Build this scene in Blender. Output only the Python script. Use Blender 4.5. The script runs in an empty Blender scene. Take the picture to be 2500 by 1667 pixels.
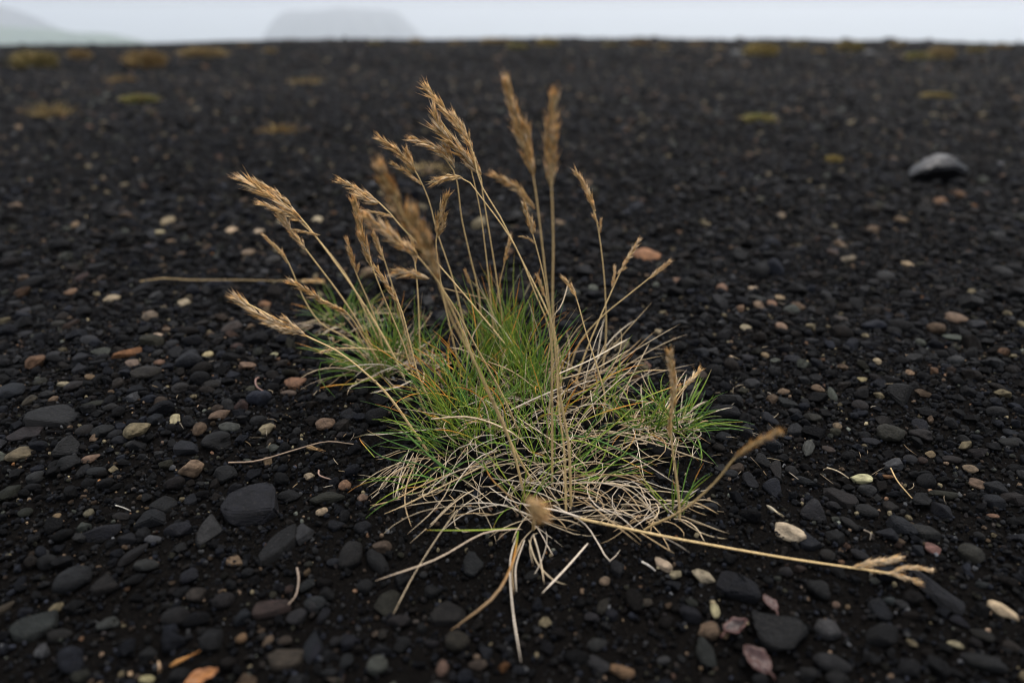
import bpy, math, random
import numpy as np
from mathutils import Vector, Matrix, Euler

RNG = np.random.default_rng(11)
random.seed(11)
sc = bpy.context.scene
COL = sc.collection

# ------------------------------------------------------------------ camera
H = 0.25                       # lens height above the gravel (m)
FPX = 1667.0                   # focal length in photograph pixels (24 mm on 36 mm / 2500 px)
CREST_C = 0.000625             # the ground falls away beyond a crest some 20 m off
PITCH = math.atan((833.5 - 95.0) / FPX) + 2 * math.sqrt(H * CREST_C)
cam_d = bpy.data.cameras.new('camera')
cam = bpy.data.objects.new('camera', cam_d)
COL.objects.link(cam)
cam.location = (0, 0, H)
cam.rotation_euler = (math.pi / 2 - PITCH, 0, 0)
cam_d.lens = 24.0
cam_d.sensor_width = 36.0
cam_d.clip_start = 0.01
cam_d.clip_end = 3000
FOCUS = 1.70 * H
cam_d.dof.use_dof = True
cam_d.dof.focus_distance = FOCUS
cam_d.dof.aperture_fstop = 3.7
cam_d.dof.aperture_blades = 9
sc.camera = cam

# ------------------------------------------------------------------ sky and sun (overcast, fog)
SUN_EL, SUN_AZ = math.radians(60), math.radians(25)     # high, ahead of the camera and a little right
w = bpy.data.worlds.new('World')
sc.world = w
w.use_nodes = True
nt = w.node_tree
bg = nt.nodes['Background']
sky = nt.nodes.new('ShaderNodeTexSky')
sky.sky_type = 'NISHITA'
sky.sun_disc = False
sky.sun_elevation = SUN_EL
sky.sun_rotation = SUN_AZ
sky.air_density = 1.0
sky.dust_density = 6.0
mixw = nt.nodes.new('ShaderNodeMix')
mixw.data_type = 'RGBA'
mixw.inputs[0].default_value = 0.72
nt.links.new(sky.outputs[0], mixw.inputs[6])
mixw.inputs[7].default_value = (7.15, 7.45, 8.05, 1)       # cloud cover, even grey-white
# a standard overcast sky is three times as bright overhead as at the horizon, all the way round
wtc = nt.nodes.new('ShaderNodeTexCoord')
wsp = nt.nodes.new('ShaderNodeSeparateXYZ')
nt.links.new(wtc.outputs['Generated'], wsp.inputs[0])
wmr = nt.nodes.new('ShaderNodeMapRange')
wmr.inputs[1].default_value, wmr.inputs[2].default_value = 0.0, 1.0
wmr.inputs[3].default_value, wmr.inputs[4].default_value = 0.40, 1.56
nt.links.new(wsp.outputs[2], wmr.inputs[0])
wsc = nt.nodes.new('ShaderNodeVectorMath')
wsc.operation = 'SCALE'
nt.links.new(mixw.outputs[2], wsc.inputs[0])
nt.links.new(wmr.outputs[0], wsc.inputs[3])
nt.links.new(wsc.outputs[0], bg.inputs[0])
bg.inputs[1].default_value = 0.13
sun_d = bpy.data.lights.new('sun', 'SUN')
sun_d.energy = 1.5
sun_d.angle = math.radians(30)
sun_d.color = (1.0, 0.95, 0.88)
sun = bpy.data.objects.new('sun', sun_d)
COL.objects.link(sun)
sun.rotation_euler = (-(math.pi / 2 - SUN_EL), 0, -SUN_AZ)

sc.view_settings.view_transform = 'Standard'
sc.view_settings.look = 'None'
sc.view_settings.exposure = 0.92
sc.view_settings.gamma = 1.0
sc.view_settings.use_curve_mapping = False
sc.cycles.max_bounces = 6
sc.cycles.volume_bounces = 1
sc.cycles.transparent_max_bounces = 8
sc.cycles.use_denoising = True
sc.cycles.filter_width = 1.1
sc.cycles.adaptive_threshold = 0.004

# ------------------------------------------------------------------ where a pixel lies in the place
_cp, _sp = math.cos(PITCH), math.sin(PITCH)


def gz(x, y):
    """height of the ground"""
    x = np.asarray(x, float)
    y = np.asarray(y, float)
    r = np.hypot(x * 1.25 - 0.10 * y, y)
    yy = np.maximum(r, 0)
    hill = -CREST_C * yy ** 2
    plain = -66.0
    t = np.clip((yy - 60) / 400, 0, 1)
    t = t * t * (3 - 2 * t)
    z = hill * (1 - t) + plain * t
    z = np.where(yy > 460, plain, np.maximum(z, plain))
    near = np.exp(-(r / 6.0) ** 2)
    z = z + near * (0.0035 * np.sin(x * 9 + 1.3) * np.cos(y * 8 + .4) + 0.002 * np.sin(x * 21 + y * 17))
    z = z + np.clip((r - 5) / 8, 0, 1) * np.exp(-(r / 60.0) ** 2) * (0.022 * np.sin(x * .9 + y * .35) + 0.016 * np.sin(x * 2.3 - y * .8 + 1) + 0.010 * np.sin(x * 5.1 + y * 1.7))
    # the plants sit on a slight rise of trapped sand
    z = z + 0.010 * np.exp(-(((x - 0.01) / 0.11) ** 2 + ((y - 0.40) / 0.12) ** 2))
    return z


def ray(px, py):
    cx, cy = (px - 1250.0) / FPX, (833.5 - py) / FPX
    return np.array([cx, _cp + cy * _sp, -_sp + cy * _cp])


def G(px, py, up=0.0):
    """the point of the ground (raised by up) that shows at this place of the photograph"""
    d = ray(px, py)
    t = H / max(0.012, -d[2])
    for _ in range(40):
        x, y = d[0] * t, d[1] * t
        e = H + d[2] * t - (float(gz(x, y)) + up)
        t += e / max(0.03, -d[2]) * 0.9
    return np.array([d[0] * t, d[1] * t, float(gz(d[0] * t, d[1] * t)) + up])


def A(px, py, depth):
    d = ray(px, py)
    return np.array([0, 0, H]) + d * depth


def depth_of(p):
    return p[1] * _cp + (H - p[2]) * _sp


def to_px(p):
    d = depth_of(p)
    up = p[1] * _sp - (H - p[2]) * _cp
    return 1250 + FPX * p[0] / d, 833.5 - FPX * up / d


K = 2500 / 2352.0


# ------------------------------------------------------------------ small helpers
def tag(o, label=None, cat=None, group=None, kind=None):
    if label:
        o['label'] = label
    if cat:
        o['category'] = cat
    if group:
        o['group'] = group
    if kind:
        o['kind'] = kind
    return o


def empty(name, loc):
    o = bpy.data.objects.new(name, None)
    o.empty_display_size = 0.01
    o.location = loc
    COL.objects.link(o)
    return o


def mesh_np(name, V, F, tint=None, mat=None, smooth=True):
    me = bpy.data.meshes.new(name)
    me.from_pydata(V.tolist() if hasattr(V, 'tolist') else V, [], F.tolist() if hasattr(F, 'tolist') else F)
    if tint is not None:
        a = me.attributes.new('tint', 'FLOAT_COLOR', 'POINT')
        c = np.ones((len(V), 4), np.float32)
        c[:, :3] = tint
        a.data.foreach_set('color', c.ravel())
    if smooth:
        me.polygons.foreach_set('use_smooth', np.ones(len(me.polygons), bool))
    if mat:
        me.materials.append(mat)
    me.update()
    return me


class MB:
    def __init__(self):
        self.V, self.F, self.C, self.n = [], [], [], 0

    def add(self, V, F, C):
        self.V.append(V)
        self.F.append(F + self.n)
        self.C.append(C)
        self.n += len(V)

    def mesh(self, name, mat):
        V = np.concatenate(self.V)
        C = np.concatenate(self.C)
        F = [f for a in self.F for f in a.tolist()]
        return mesh_np(name, V, F, C, mat)

    def obj(self, name, mat, parent=None, loc=None):
        """one mesh object; vertices stay where they are, the origin goes to loc (or the parent's place)"""
        base = np.array(parent.location) if parent is not None and loc is None else (np.array(loc) if loc is not None else np.zeros(3))
        self.V = [v - base for v in self.V]
        o = bpy.data.objects.new(name, self.mesh(name, mat))
        COL.objects.link(o)
        if parent is not None:
            o.parent = parent
        else:
            o.location = base
        return o


def spline(P, n):
    """Catmull-Rom through P, n samples evenly by length"""
    P = np.asarray(P, float)
    if len(P) == 2:
        t = np.linspace(0, 1, n)[:, None]
        return P[0] * (1 - t) + P[1] * t
    Q = np.vstack([2 * P[0] - P[1], P, 2 * P[-1] - P[-2]])
    out = []
    for i in range(1, len(Q) - 2):
        t = np.linspace(0, 1, 14, endpoint=False)[:, None]
        a, b, c, d = Q[i - 1], Q[i], Q[i + 1], Q[i + 2]
        out.append(0.5 * (2 * b + (c - a) * t + (2 * a - 5 * b + 4 * c - d) * t ** 2 + (3 * b - a - 3 * c + d) * t ** 3))
    out.append(P[-1:])
    C = np.concatenate(out)
    s = np.r_[0, np.cumsum(np.linalg.norm(np.diff(C, axis=0), axis=1))]
    u = np.linspace(0, s[-1], n)
    return np.stack([np.interp(u, s, C[:, k]) for k in range(3)], 1)


def tube(P, R, sides=3, flat=1.0, spin=0.0):
    """vertices and faces of a tapering tube along P"""
    P = np.asarray(P, float)
    n = len(P)
    T = np.gradient(P, axis=0)
    T /= np.linalg.norm(T, axis=1)[:, None] + 1e-12
    m = T.mean(0)
    ref = np.eye(3)[np.argmin(np.abs(m))]
    N = ref - (T @ ref)[:, None] * T
    N /= np.linalg.norm(N, axis=1)[:, None] + 1e-12
    B = np.cross(T, N)
    a = np.arange(sides) * 2 * math.pi / sides + spin
    R = np.broadcast_to(np.asarray(R, float), (n,))
    V = P[:, None, :] + R[:, None, None] * (np.cos(a)[None, :, None] * N[:, None, :] + flat * np.sin(a)[None, :, None] * B[:, None, :])
    V = V.reshape(-1, 3)
    F = []
    for i in range(n - 1):
        for j in range(sides):
            k = (j + 1) % sides
            F.append((i * sides + j, i * sides + k, (i + 1) * sides + k, (i + 1) * sides + j))
    return V, np.array(F)


# ------------------------------------------------------------------ materials
def new_mat(name):
    m = bpy.data.materials.new(name)
    m.use_nodes = True
    t = m.node_tree
    return m, t, t.nodes['Principled BSDF'], t.nodes['Material Output']


def N(t, typ, **kw):
    n = t.nodes.new(typ)
    for k, v in kw.items():
        setattr(n, k, v)
    return n


def stone_mat(name, source):
    m, t, p, out = new_mat(name)
    tc = N(t, 'ShaderNodeTexCoord')
    oi = N(t, 'ShaderNodeObjectInfo')
    if source == 'object':
        col = oi.outputs['Color']
    else:
        at = N(t, 'ShaderNodeAttribute', attribute_type='INSTANCER', attribute_name='tint')
        col = at.outputs['Color']
    mp = N(t, 'ShaderNodeVectorMath', operation='ADD')
    t.links.new(tc.outputs['Object'], mp.inputs[0])
    sc_ = N(t, 'ShaderNodeMath', operation='MULTIPLY')
    sc_.inputs[1].default_value = 37.0
    t.links.new(oi.outputs['Random'], sc_.inputs[0])
    t.links.new(sc_.outputs[0], mp.inputs[1])
    n1 = N(t, 'ShaderNodeTexNoise')
    n1.inputs['Scale'].default_value = 1.6
    n1.inputs['Detail'].default_value = 5
    n1.inputs['Roughness'].default_value = 0.65
    t.links.new(mp.outputs[0], n1.inputs['Vector'])
    mr = N(t, 'ShaderNodeMapRange')
    mr.inputs[1].default_value, mr.inputs[2].default_value = 0.3, 0.7
    mr.inputs[3].default_value, mr.inputs[4].default_value = 0.42, 1.6
    t.links.new(n1.outputs[0], mr.inputs[0])
    mul = N(t, 'ShaderNodeVectorMath', operation='SCALE')
    t.links.new(col, mul.inputs[0])
    t.links.new(mr.outputs[0], mul.inputs[3])
    # mineral specks
    n2 = N(t, 'ShaderNodeTexNoise')
    n2.inputs['Scale'].default_value = 9.0
    n2.inputs['Detail'].default_value = 3
    t.links.new(mp.outputs[0], n2.inputs['Vector'])
    sp = N(t, 'ShaderNodeMapRange')
    sp.inputs[1].default_value, sp.inputs[2].default_value = 0.63, 0.75
    sp.inputs[3].default_value, sp.inputs[4].default_value = 0.0, 0.6
    t.links.new(n2.outputs[0], sp.inputs[0])
    mx = N(t, 'ShaderNodeMix', data_type='RGBA')
    t.links.new(sp.outputs[0], mx.inputs[0])
    t.links.new(mul.outputs[0], mx.inputs[6])
    mx.inputs[7].default_value = (0.05, 0.044, 0.036, 1)
    t.links.new(mx.outputs[2], p.inputs['Base Color'])
    p.inputs['Roughness'].default_value = 0.66
    p.inputs['Specular IOR Level'].default_value = 0.11 if source == 'object' else 0.05
    n3 = N(t, 'ShaderNodeTexNoise')
    n3.inputs['Scale'].default_value = 5.5
    n3.inputs['Detail'].default_value = 6
    n3.inputs['Roughness'].default_value = 0.7
    t.links.new(mp.outputs[0], n3.inputs['Vector'])
    vo = N(t, 'ShaderNodeTexVoronoi')
    vo.inputs['Scale'].default_value = 6.0
    t.links.new(mp.outputs[0], vo.inputs['Vector'])
    ad = N(t, 'ShaderNodeMath', operation='MULTIPLY_ADD')
    ad.inputs[1].default_value = 0.25
    t.links.new(vo.outputs['Distance'], ad.inputs[0])
    t.links.new(n3.outputs[0], ad.inputs[2])
    b = N(t, 'ShaderNodeBump')
    b.inputs['Strength'].default_value = 1.0
    b.inputs['Distance'].default_value = 0.0022
    t.links.new(ad.outputs[0], b.inputs['Height'])
    t.links.new(b.outputs[0], p.inputs['Normal'])
    return m


def soil_mat():
    m, t, p, out = new_mat('black_sand')
    tc = N(t, 'ShaderNodeTexCoord')
    # fine dark sand
    n1 = N(t, 'ShaderNodeTexNoise')
    n1.inputs['Scale'].default_value = 900
    n1.inputs['Detail'].default_value = 4
    n1.inputs['Roughness'].default_value = 0.7
    t.links.new(tc.outputs['Object'], n1.inputs['Vector'])
    r1 = N(t, 'ShaderNodeValToRGB')
    e = r1.color_ramp.elements
    e[0].position, e[0].color = 0.35, (0.0016, 0.0014, 0.0012, 1)
    e[1].position, e[1].color = 0.66, (0.0055, 0.0047, 0.0041, 1)
    k = r1.color_ramp.elements.new(0.70)
    k.color = (0.05, 0.04, 0.028, 1)
    t.links.new(n1.outputs[0], r1.inputs[0])
    n0 = N(t, 'ShaderNodeTexNoise')
    n0.inputs['Scale'].default_value = 14
    n0.inputs['Detail'].default_value = 3
    t.links.new(tc.outputs['Object'], n0.inputs['Vector'])
    # far gravel: stones as cells of colour
    vo = N(t, 'ShaderNodeTexVoronoi')
    vo.inputs['Scale'].default_value = 55
    t.links.new(tc.outputs['Object'], vo.inputs['Vector'])
    sx = N(t, 'ShaderNodeSeparateColor')
    t.links.new(vo.outputs['Color'], sx.inputs[0])
    r2 = N(t, 'ShaderNodeValToRGB')
    e = r2.color_ramp.elements
    e[0].position, e[0].color = 0.0, (0.0012, 0.0012, 0.0014, 1)
    e[1].position, e[1].color = 0.80, (0.0052, 0.0052, 0.0058, 1)
    for pos, c in ((0.88, (0.011, 0.009, 0.007, 1)), (0.95, (0.030, 0.022, 0.014, 1)), (0.985, (0.055, 0.045, 0.034, 1))):
        k = r2.color_ramp.elements.new(pos)
        k.color = c
    t.links.new(sx.outputs[0], r2.inputs[0])
    n4 = N(t, 'ShaderNodeTexNoise')
    n4.inputs['Scale'].default_value = 0.9
    n4.inputs['Detail'].default_value = 5
    t.links.new(tc.outputs['Object'], n4.inputs['Vector'])
    m4 = N(t, 'ShaderNodeMapRange')
    m4.inputs[1].default_value, m4.inputs[2].default_value = 0.3, 0.7
    m4.inputs[3].default_value, m4.inputs[4].default_value = 0.6, 1.35
    t.links.new(n4.outputs[0], m4.inputs[0])
    sc2 = N(t, 'ShaderNodeVectorMath', operation='SCALE')
    t.links.new(r2.outputs[0], sc2.inputs[0])
    t.links.new(m4.outputs[0], sc2.inputs[3])
    # beyond the built pebbles the material takes over
    ln = N(t, 'ShaderNodeVectorMath', operation='LENGTH')
    t.links.new(tc.outputs['Object'], ln.inputs[0])
    mr = N(t, 'ShaderNodeMapRange')
    mr.inputs[1].default_value, mr.inputs[2].default_value = 3.5, 8.0
    t.links.new(ln.outputs['Value'], mr.inputs[0])
    mx = N(t, 'ShaderNodeMix', data_type='RGBA')
    t.links.new(mr.outputs[0], mx.inputs[0])
    t.links.new(r1.outputs[0], mx.inputs[6])
    t.links.new(sc2.outputs[0], mx.inputs[7])
    # thin grass on the low land far off
    mg = N(t, 'ShaderNodeMapRange')
    mg.inputs[1].default_value, mg.inputs[2].default_value = 120, 300
    t.links.new(ln.outputs['Value'], mg.inputs[0])
    mx2 = N(t, 'ShaderNodeMix', data_type='RGBA')
    t.links.new(mg.outputs[0], mx2.inputs[0])
    t.links.new(mx.outputs[2], mx2.inputs[6])
    mx2.inputs[7].default_value = (0.05, 0.075, 0.035, 1)
    t.links.new(mx2.outputs[2], p.inputs['Base Color'])
    p.inputs['Roughness'].default_value = 0.85
    p.inputs['Specular IOR Level'].default_value = 0.02
    hb = N(t, 'ShaderNodeMath', operation='MULTIPLY_ADD')
    t.links.new(vo.outputs['Distance'], hb.inputs[0])
    hm = N(t, 'ShaderNodeMath', operation='MULTIPLY')
    hm.inputs[1].default_value = -12.0
    t.links.new(mr.outputs[0], hm.inputs[0])
    t.links.new(hm.outputs[0], hb.inputs[1])
    t.links.new(n1.outputs[0], hb.inputs[2])
    b = N(t, 'ShaderNodeBump')
    b.inputs['Strength'].default_value = 1.0
    b.inputs['Distance'].default_value = 0.0022
    t.links.new(hb.outputs[0], b.inputs['Height'])
    t.links.new(b.outputs[0], p.inputs['Normal'])
    return m


def plant_mat(name, transl=0.25, rough=0.55, spec=0.3, grain=900.0):
    m, t, p, out = new_mat(name)
    at = N(t, 'ShaderNodeAttribute', attribute_name='tint')
    tc = N(t, 'ShaderNodeTexCoord')
    n1 = N(t, 'ShaderNodeTexNoise')
    n1.inputs['Scale'].default_value = grain
    n1.inputs['Detail'].default_value = 2
    t.links.new(tc.outputs['Object'], n1.inputs['Vector'])
    mr = N(t, 'ShaderNodeMapRange')
    mr.inputs[1].default_value, mr.inputs[2].default_value = 0.3, 0.7
    mr.inputs[3].default_value, mr.inputs[4].default_value = 0.75, 1.2
    t.links.new(n1.outputs[0], mr.inputs[0])
    mu = N(t, 'ShaderNodeVectorMath', operation='SCALE')
    t.links.new(at.outputs['Color'], mu.inputs[0])
    t.links.new(mr.outputs[0], mu.inputs[3])
    t.links.new(mu.outputs[0], p.inputs['Base Color'])
    p.inputs['Roughness'].default_value = rough
    p.inputs['Specular IOR Level'].default_value = spec
    tr = N(t, 'ShaderNodeBsdfTranslucent')
    t.links.new(mu.outputs[0], tr.inputs['Color'])
    ms = N(t, 'ShaderNodeMixShader')
    ms.inputs[0].default_value = transl
    t.links.new(p.outputs[0], ms.inputs[1])
    t.links.new(tr.outputs[0], ms.inputs[2])
    t.links.new(ms.outputs[0], out.inputs['Surface'])
    return m


def plain_mat(name, c1, c2, scale, rough=0.9):
    m, t, p, out = new_mat(name)
    tc = N(t, 'ShaderNodeTexCoord')
    n1 = N(t, 'ShaderNodeTexNoise')
    n1.inputs['Scale'].default_value = scale
    n1.inputs['Detail'].default_value = 6
    t.links.new(tc.outputs['Object'], n1.inputs['Vector'])
    r = N(t, 'ShaderNodeValToRGB')
    r.color_ramp.elements[0].color = (*c1, 1)
    r.color_ramp.elements[1].color = (*c2, 1)
    r.color_ramp.elements[0].position, r.color_ramp.elements[1].position = 0.35, 0.65
    t.links.new(n1.outputs[0], r.inputs[0])
    t.links.new(r.outputs[0], p.inputs['Base Color'])
    p.inputs['Roughness'].default_value = rough
    p.inputs['Specular IOR Level'].default_value = 0.1
    return m


M_STONE = stone_mat('volcanic_stone', 'object')
M_GRAVEL = stone_mat('volcanic_gravel', 'instance')
M_SOIL = soil_mat()
M_GREEN = plant_mat('living_blade', 0.40, 0.45, 0.35)
M_DRY = plant_mat('dry_blade', 0.22, 0.6, 0.25)
M_STRAW = plant_mat('straw', 0.18, 0.55, 0.3)
M_HUSK = plant_mat('husk', 0.42, 0.6, 0.25, 1500)
M_LEAF = plant_mat('dead_leaf', 0.2, 0.5, 0.35, 500)
M_MOSS = plant_mat('moss', 0.25, 0.8, 0.1, 200)


# ------------------------------------------------------------------ the ground
def grid_lines(lo, hi, fine_lo, fine_hi, step, growth=1.085):
    mid = list(np.arange(fine_lo, fine_hi, step))
    up, s, v = [], step, fine_hi
    while v < hi:
        up.append(v)
        s *= growth
        v += s
    up.append(hi)
    dn, s, v = [], step, fine_lo - step
    while v > lo:
        dn.append(v)
        s *= growth
        v -= s
    dn.append(lo)
    return np.array(dn[::-1] + mid + up)


gx = grid_lines(-2200, 2200, -0.55, 0.55, 0.0045)
gy = grid_lines(-1200, 2600, 0.12, 0.85, 0.0045)
XX, YY = np.meshgrid(gx, gy)
ZZ = gz(XX, YY)
rough_amp = np.clip(np.hypot(XX, YY) / 0.6, 0.8, 6) * 0.0007 * np.exp(-np.hypot(XX, YY) / 30)
ZZ = ZZ + RNG.normal(0, 1, ZZ.shape) * rough_amp - 0.0006
V = np.stack([XX.ravel(), YY.ravel(), ZZ.ravel()], 1)
nx, ny = len(gx), len(gy)
ii, jj = np.meshgrid(np.arange(nx - 1), np.arange(ny - 1))
q = (jj * nx + ii).ravel()
me = bpy.data.meshes.new('ground')
me.vertices.add(len(V))
me.vertices.foreach_set('co', V.astype(np.float32).ravel())
FQ = np.stack([q, q + 1, q + nx + 1, q + nx], 1).astype(np.int32)
me.loops.add(FQ.size)
me.loops.foreach_set('vertex_index', FQ.ravel())
me.polygons.add(len(FQ))
me.polygons.foreach_set('loop_start', np.arange(0, FQ.size, 4, dtype=np.int32))
me.polygons.foreach_set('loop_total', np.full(len(FQ), 4, np.int32))
me.polygons.foreach_set('use_smooth', np.ones(len(FQ), bool))
me.materials.append(M_SOIL)
me.update(calc_edges=True)
me.validate()
ground = bpy.data.objects.new('ground', me)
COL.objects.link(ground)
tag(ground, 'black volcanic sand and gravel plain rising to a low crest', kind='structure')


# ------------------------------------------------------------------ hills in the fog
def hill(name, cx, cy, rx, ry, top, flat, mat, seed, label):
    """a mound on the low land; flat > 0 gives a table top with steep sides"""
    r = np.random.default_rng(seed)
    n, m = 96, 22
    V, F = [], []
    ph = r.uniform(0, 6.28, 8)
    for i in range(m + 1):
        u = i / m
        for j in range(n):
            a = j / n * 2 * math.pi
            wob = 1 + 0.05 * math.sin(17 * a + ph[4]) * u + 0.07 * math.sin(3 * a + ph[0]) + 0.05 * math.sin(7 * a + ph[1]) + 0.03 * math.sin(13 * a + ph[2])
            rr = u * wob
            if flat:
                s = min(1, max(0, (1.0 - u) / (1 - flat)))
                hgt = s * s * (3 - 2 * s)
            else:
                hgt = (0.5 + 0.5 * math.cos(math.pi * u)) ** 0.9
            x, y = cx + rx * rr * math.cos(a), cy + ry * rr * math.sin(a)
            z = -66.5 + (top + 66.5) * hgt + 0.8 * hgt * math.sin(x * .10 + ph[3]) * math.sin(y * .09 + ph[4]) \
                + 2.6 * hgt * math.sin(x * .024 + ph[5]) + 1.2 * hgt * math.sin(x * .061 + ph[6])
            V.append((x, y, z))
    for i in range(m):
        for j in range(n):
            k = (j + 1) % n
            F.append((i * n + j, i * n + k, (i + 1) * n + k, (i + 1) * n + j))
    o = bpy.data.objects.new(name, mesh_np(name, np.array(V), F, None, mat))
    COL.objects.link(o)
    tag(o, label, kind='structure')
    return o


M_HILL = plain_mat('dark_lava_slope', (0.03, 0.032, 0.035), (0.07, 0.07, 0.065), 0.08)
M_FIELD = plain_mat('far_grass', (0.03, 0.06, 0.03), (0.06, 0.09, 0.045), 0.12)


def at_far(px, Y):
    return (px - 1250) / FPX * Y * (_cp + (833.5 - 60) / FPX * _sp) ** -1 * 1.0


hill('mesa', at_far(822, 1560), 1560, 198, 180, 14.5, 0.50, M_HILL, 3, 'flat-topped dark hill fading into the fog beyond the crest')
hill('far_hill', at_far(0, 1180) - 85, 1180, 248, 180, 15.0, 0.30, M_HILL, 5, 'dim rounded hill in fog at the left edge')
hill('far_field', at_far(60, 800), 800, 272, 160, -12.0, 0.2, M_FIELD, 8, 'dull green grassy slope under the hill at left')

# ------------------------------------------------------------------ stone shapes
def ico(sub):
    import bmesh
    bm = bmesh.new()
    bmesh.ops.create_icosphere(bm, subdivisions=sub, radius=1.0)
    V = np.array([v.co[:] for v in bm.verts])
    F = [[v.index for v in f.verts] for f in bm.faces]
    bm.free()
    return V, F


ICO = {k: ico(k) for k in (1, 2, 3, 4)}


def stone_shape(kind, sub, r):
    """a unit stone: r round, o oblong, a angular, s slab, v vesicular (pitted)"""
    V0, F = ICO[sub]
    V = V0.copy()
    V /= np.linalg.norm(V, axis=1)[:, None]
    npl = {'r': 7, 'o': 9, 'a': 10, 's': 9, 'v': 7}[kind]
    lim = {'r': (0.74, 0.95), 'o': (0.62, 0.92), 'a': (0.46, 0.80), 's': (0.50, 0.85), 'v': (0.66, 0.92)}[kind]
    nrm = r.normal(size=(npl, 3))
    if kind == 's':
        nrm[:, 2] *= 0.35
        nrm = np.vstack([nrm, [[0.08, 0.05, 1], [0.03, -0.05, -1]]])
    nrm /= np.linalg.norm(nrm, axis=1)[:, None]
    dist = r.uniform(*lim, size=len(nrm))
    if kind == 's':
        dist[-2:] = 0.42
    dots = V @ nrm.T
    s = np.where(dots > 1e-3, dist[None, :] / np.maximum(dots, 1e-3), 9)
    if kind in 'as':
        k = np.minimum(1, s.min(1))
    else:       # softer edges
        k = np.minimum(1.0, -np.log(np.exp(-20 * np.minimum(s, 3)).sum(1) + math.exp(-20)) / 20 + 0.03)
    V = V * k[:, None]
    # lumps
    ph = r.uniform(0, 6.28, (5, 3))
    fr = r.normal(0, 1, (5, 3)) * np.array([1.6, 2.4, 3.5, 5.0, 7.5])[:, None]
    amp = np.array([.07, .05, .03, .02, .014]) * {'r': .8, 'o': .8, 'a': .45, 's': .4, 'v': 1.5}[kind]
    d = sum(a * np.sin(V0 @ f + p[0]) for a, f, p in zip(amp, fr, ph))
    V = V * (1 + d[:, None])
    if kind == 'v':
        for _ in range(16):
            c = r.normal(size=3)
            c /= np.linalg.norm(c)
            ang = np.arccos(np.clip(V0 @ c, -1, 1))
            V = V * (1 - 0.16 * np.exp(-(ang / r.uniform(.14, .3)) ** 2))[:, None]
    V -= (V.max(0) + V.min(0)) / 2
    V /= (V.max(0) - V.min(0)) / 2
    return V, F


def chip_mesh(name, kind, bevel, seed, mat):
    """a broken stone: flat faces, slightly worn edges"""
    import bmesh
    r = np.random.default_rng(seed)
    n = int(r.integers(11, 17))
    P = r.normal(size=(n, 3))
    P /= np.linalg.norm(P, axis=1)[:, None]
    P *= r.uniform(.78, 1.0, (n, 1))
    if kind == 's':
        a = np.sort(r.uniform(0, 6.283, 8)) + r.normal(0, .1, 8)
        top = np.stack([np.cos(a) * r.uniform(.7, .95, 8), np.sin(a) * r.uniform(.7, .95, 8), .9 + r.normal(0, .12, 8)], 1)
        bot = np.stack([np.cos(a + .2) * r.uniform(.85, 1.1, 8), np.sin(a + .2) * r.uniform(.85, 1.1, 8), -.6 + r.normal(0, .25, 8)], 1)
        P = np.vstack([top, bot])
    bm = bmesh.new()
    for p in P:
        bm.verts.new(p)
    bmesh.ops.convex_hull(bm, input=bm.verts)
    bmesh.ops.delete(bm, geom=[v for v in bm.verts if not v.link_faces], context='VERTS')
    bmesh.ops.dissolve_limit(bm, angle_limit=math.radians(9), verts=bm.verts, edges=bm.edges)
    if bevel:
        bmesh.ops.bevel(bm, geom=list(bm.edges), offset=.07, segments=2, affect='EDGES', clamp_overlap=True)
    bmesh.ops.triangulate(bm, faces=bm.faces)
    bmesh.ops.recalc_face_normals(bm, faces=bm.faces)
    me = bpy.data.meshes.new(name)
    bm.to_mesh(me)
    bm.free()
    V = np.empty(len(me.vertices) * 3, np.float32)
    me.vertices.foreach_get('co', V)
    V = V.reshape(-1, 3)
    V -= (V.max(0) + V.min(0)) / 2
    V /= (V.max(0) - V.min(0)) / 2
    me.vertices.foreach_set('co', V.ravel())
    me.polygons.foreach_set('use_smooth', np.ones(len(me.polygons), bool))
    me.materials.append(mat)
    me.update()
    me.set_sharp_from_angle(angle=math.radians(34 if bevel else 20))
    return me


def stone_mesh(name, kind, sub, seed, mat):
    if kind in 'as' and sub > 1 and seed % 4 != 1:
        return chip_mesh(name, kind, True, seed, mat)
    V, F = stone_shape(kind, sub, np.random.default_rng(seed))
    me = mesh_np(name, V, F, None, mat)
    if kind in 'as':
        try:
            me.set_sharp_from_angle(angle=math.radians(24))
        except Exception:
            pass
    return me


# ------------------------------------------------------------------ stones one can pick out, measured in the photograph
COLS = {   # real stone colours
    'slate blue': (.030, .033, .043), 'charcoal': (.022, .022, .023), 'black': (.011, .011, .013), 'dark grey': (.042, .042, .044),
    'grey': (.075, .074, .073), 'pale grey': (.105, .105, .108), 'brown-grey': (.048, .040, .034), 'dark brown': (.026, .020, .016),
    'purplish': (.042, .036, .035), 'reddish brown': (.080, .048, .034), 'tan': (.19, .13, .085), 'cream': (.34, .275, .165),
    'salmon': (.20, .115, .068), 'orange': (.22, .105, .045), 'grey-green': (.125, .13, .105), 'olive': (.07, .066, .046),
    'peach': (.27, .185, .11), 'pinkish brown': (.105, .076, .056),
}
for _k in COLS:
    _f = 0.15 if max(COLS[_k]) < .08 else (0.25 if max(COLS[_k]) < .14 else (0.60 if _k == 'cream' else 0.50))
    COLS[_k] = tuple(c * _f for c in COLS[_k])
VIEWS = {'L': (0, 900, 2.0444), 'C': (700, 1350, 2.94), 'R': (1350, 1000, 2.3505), 'Z': (1900, 1000, 2.35), 'M': (0, 480, 2.94), 'N': (1500, 500, 2.352)}
SHAPE_WORD = {'r': 'rounded', 'o': 'oblong', 'a': 'angular', 's': 'flat', 'v': 'pitted'}
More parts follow.
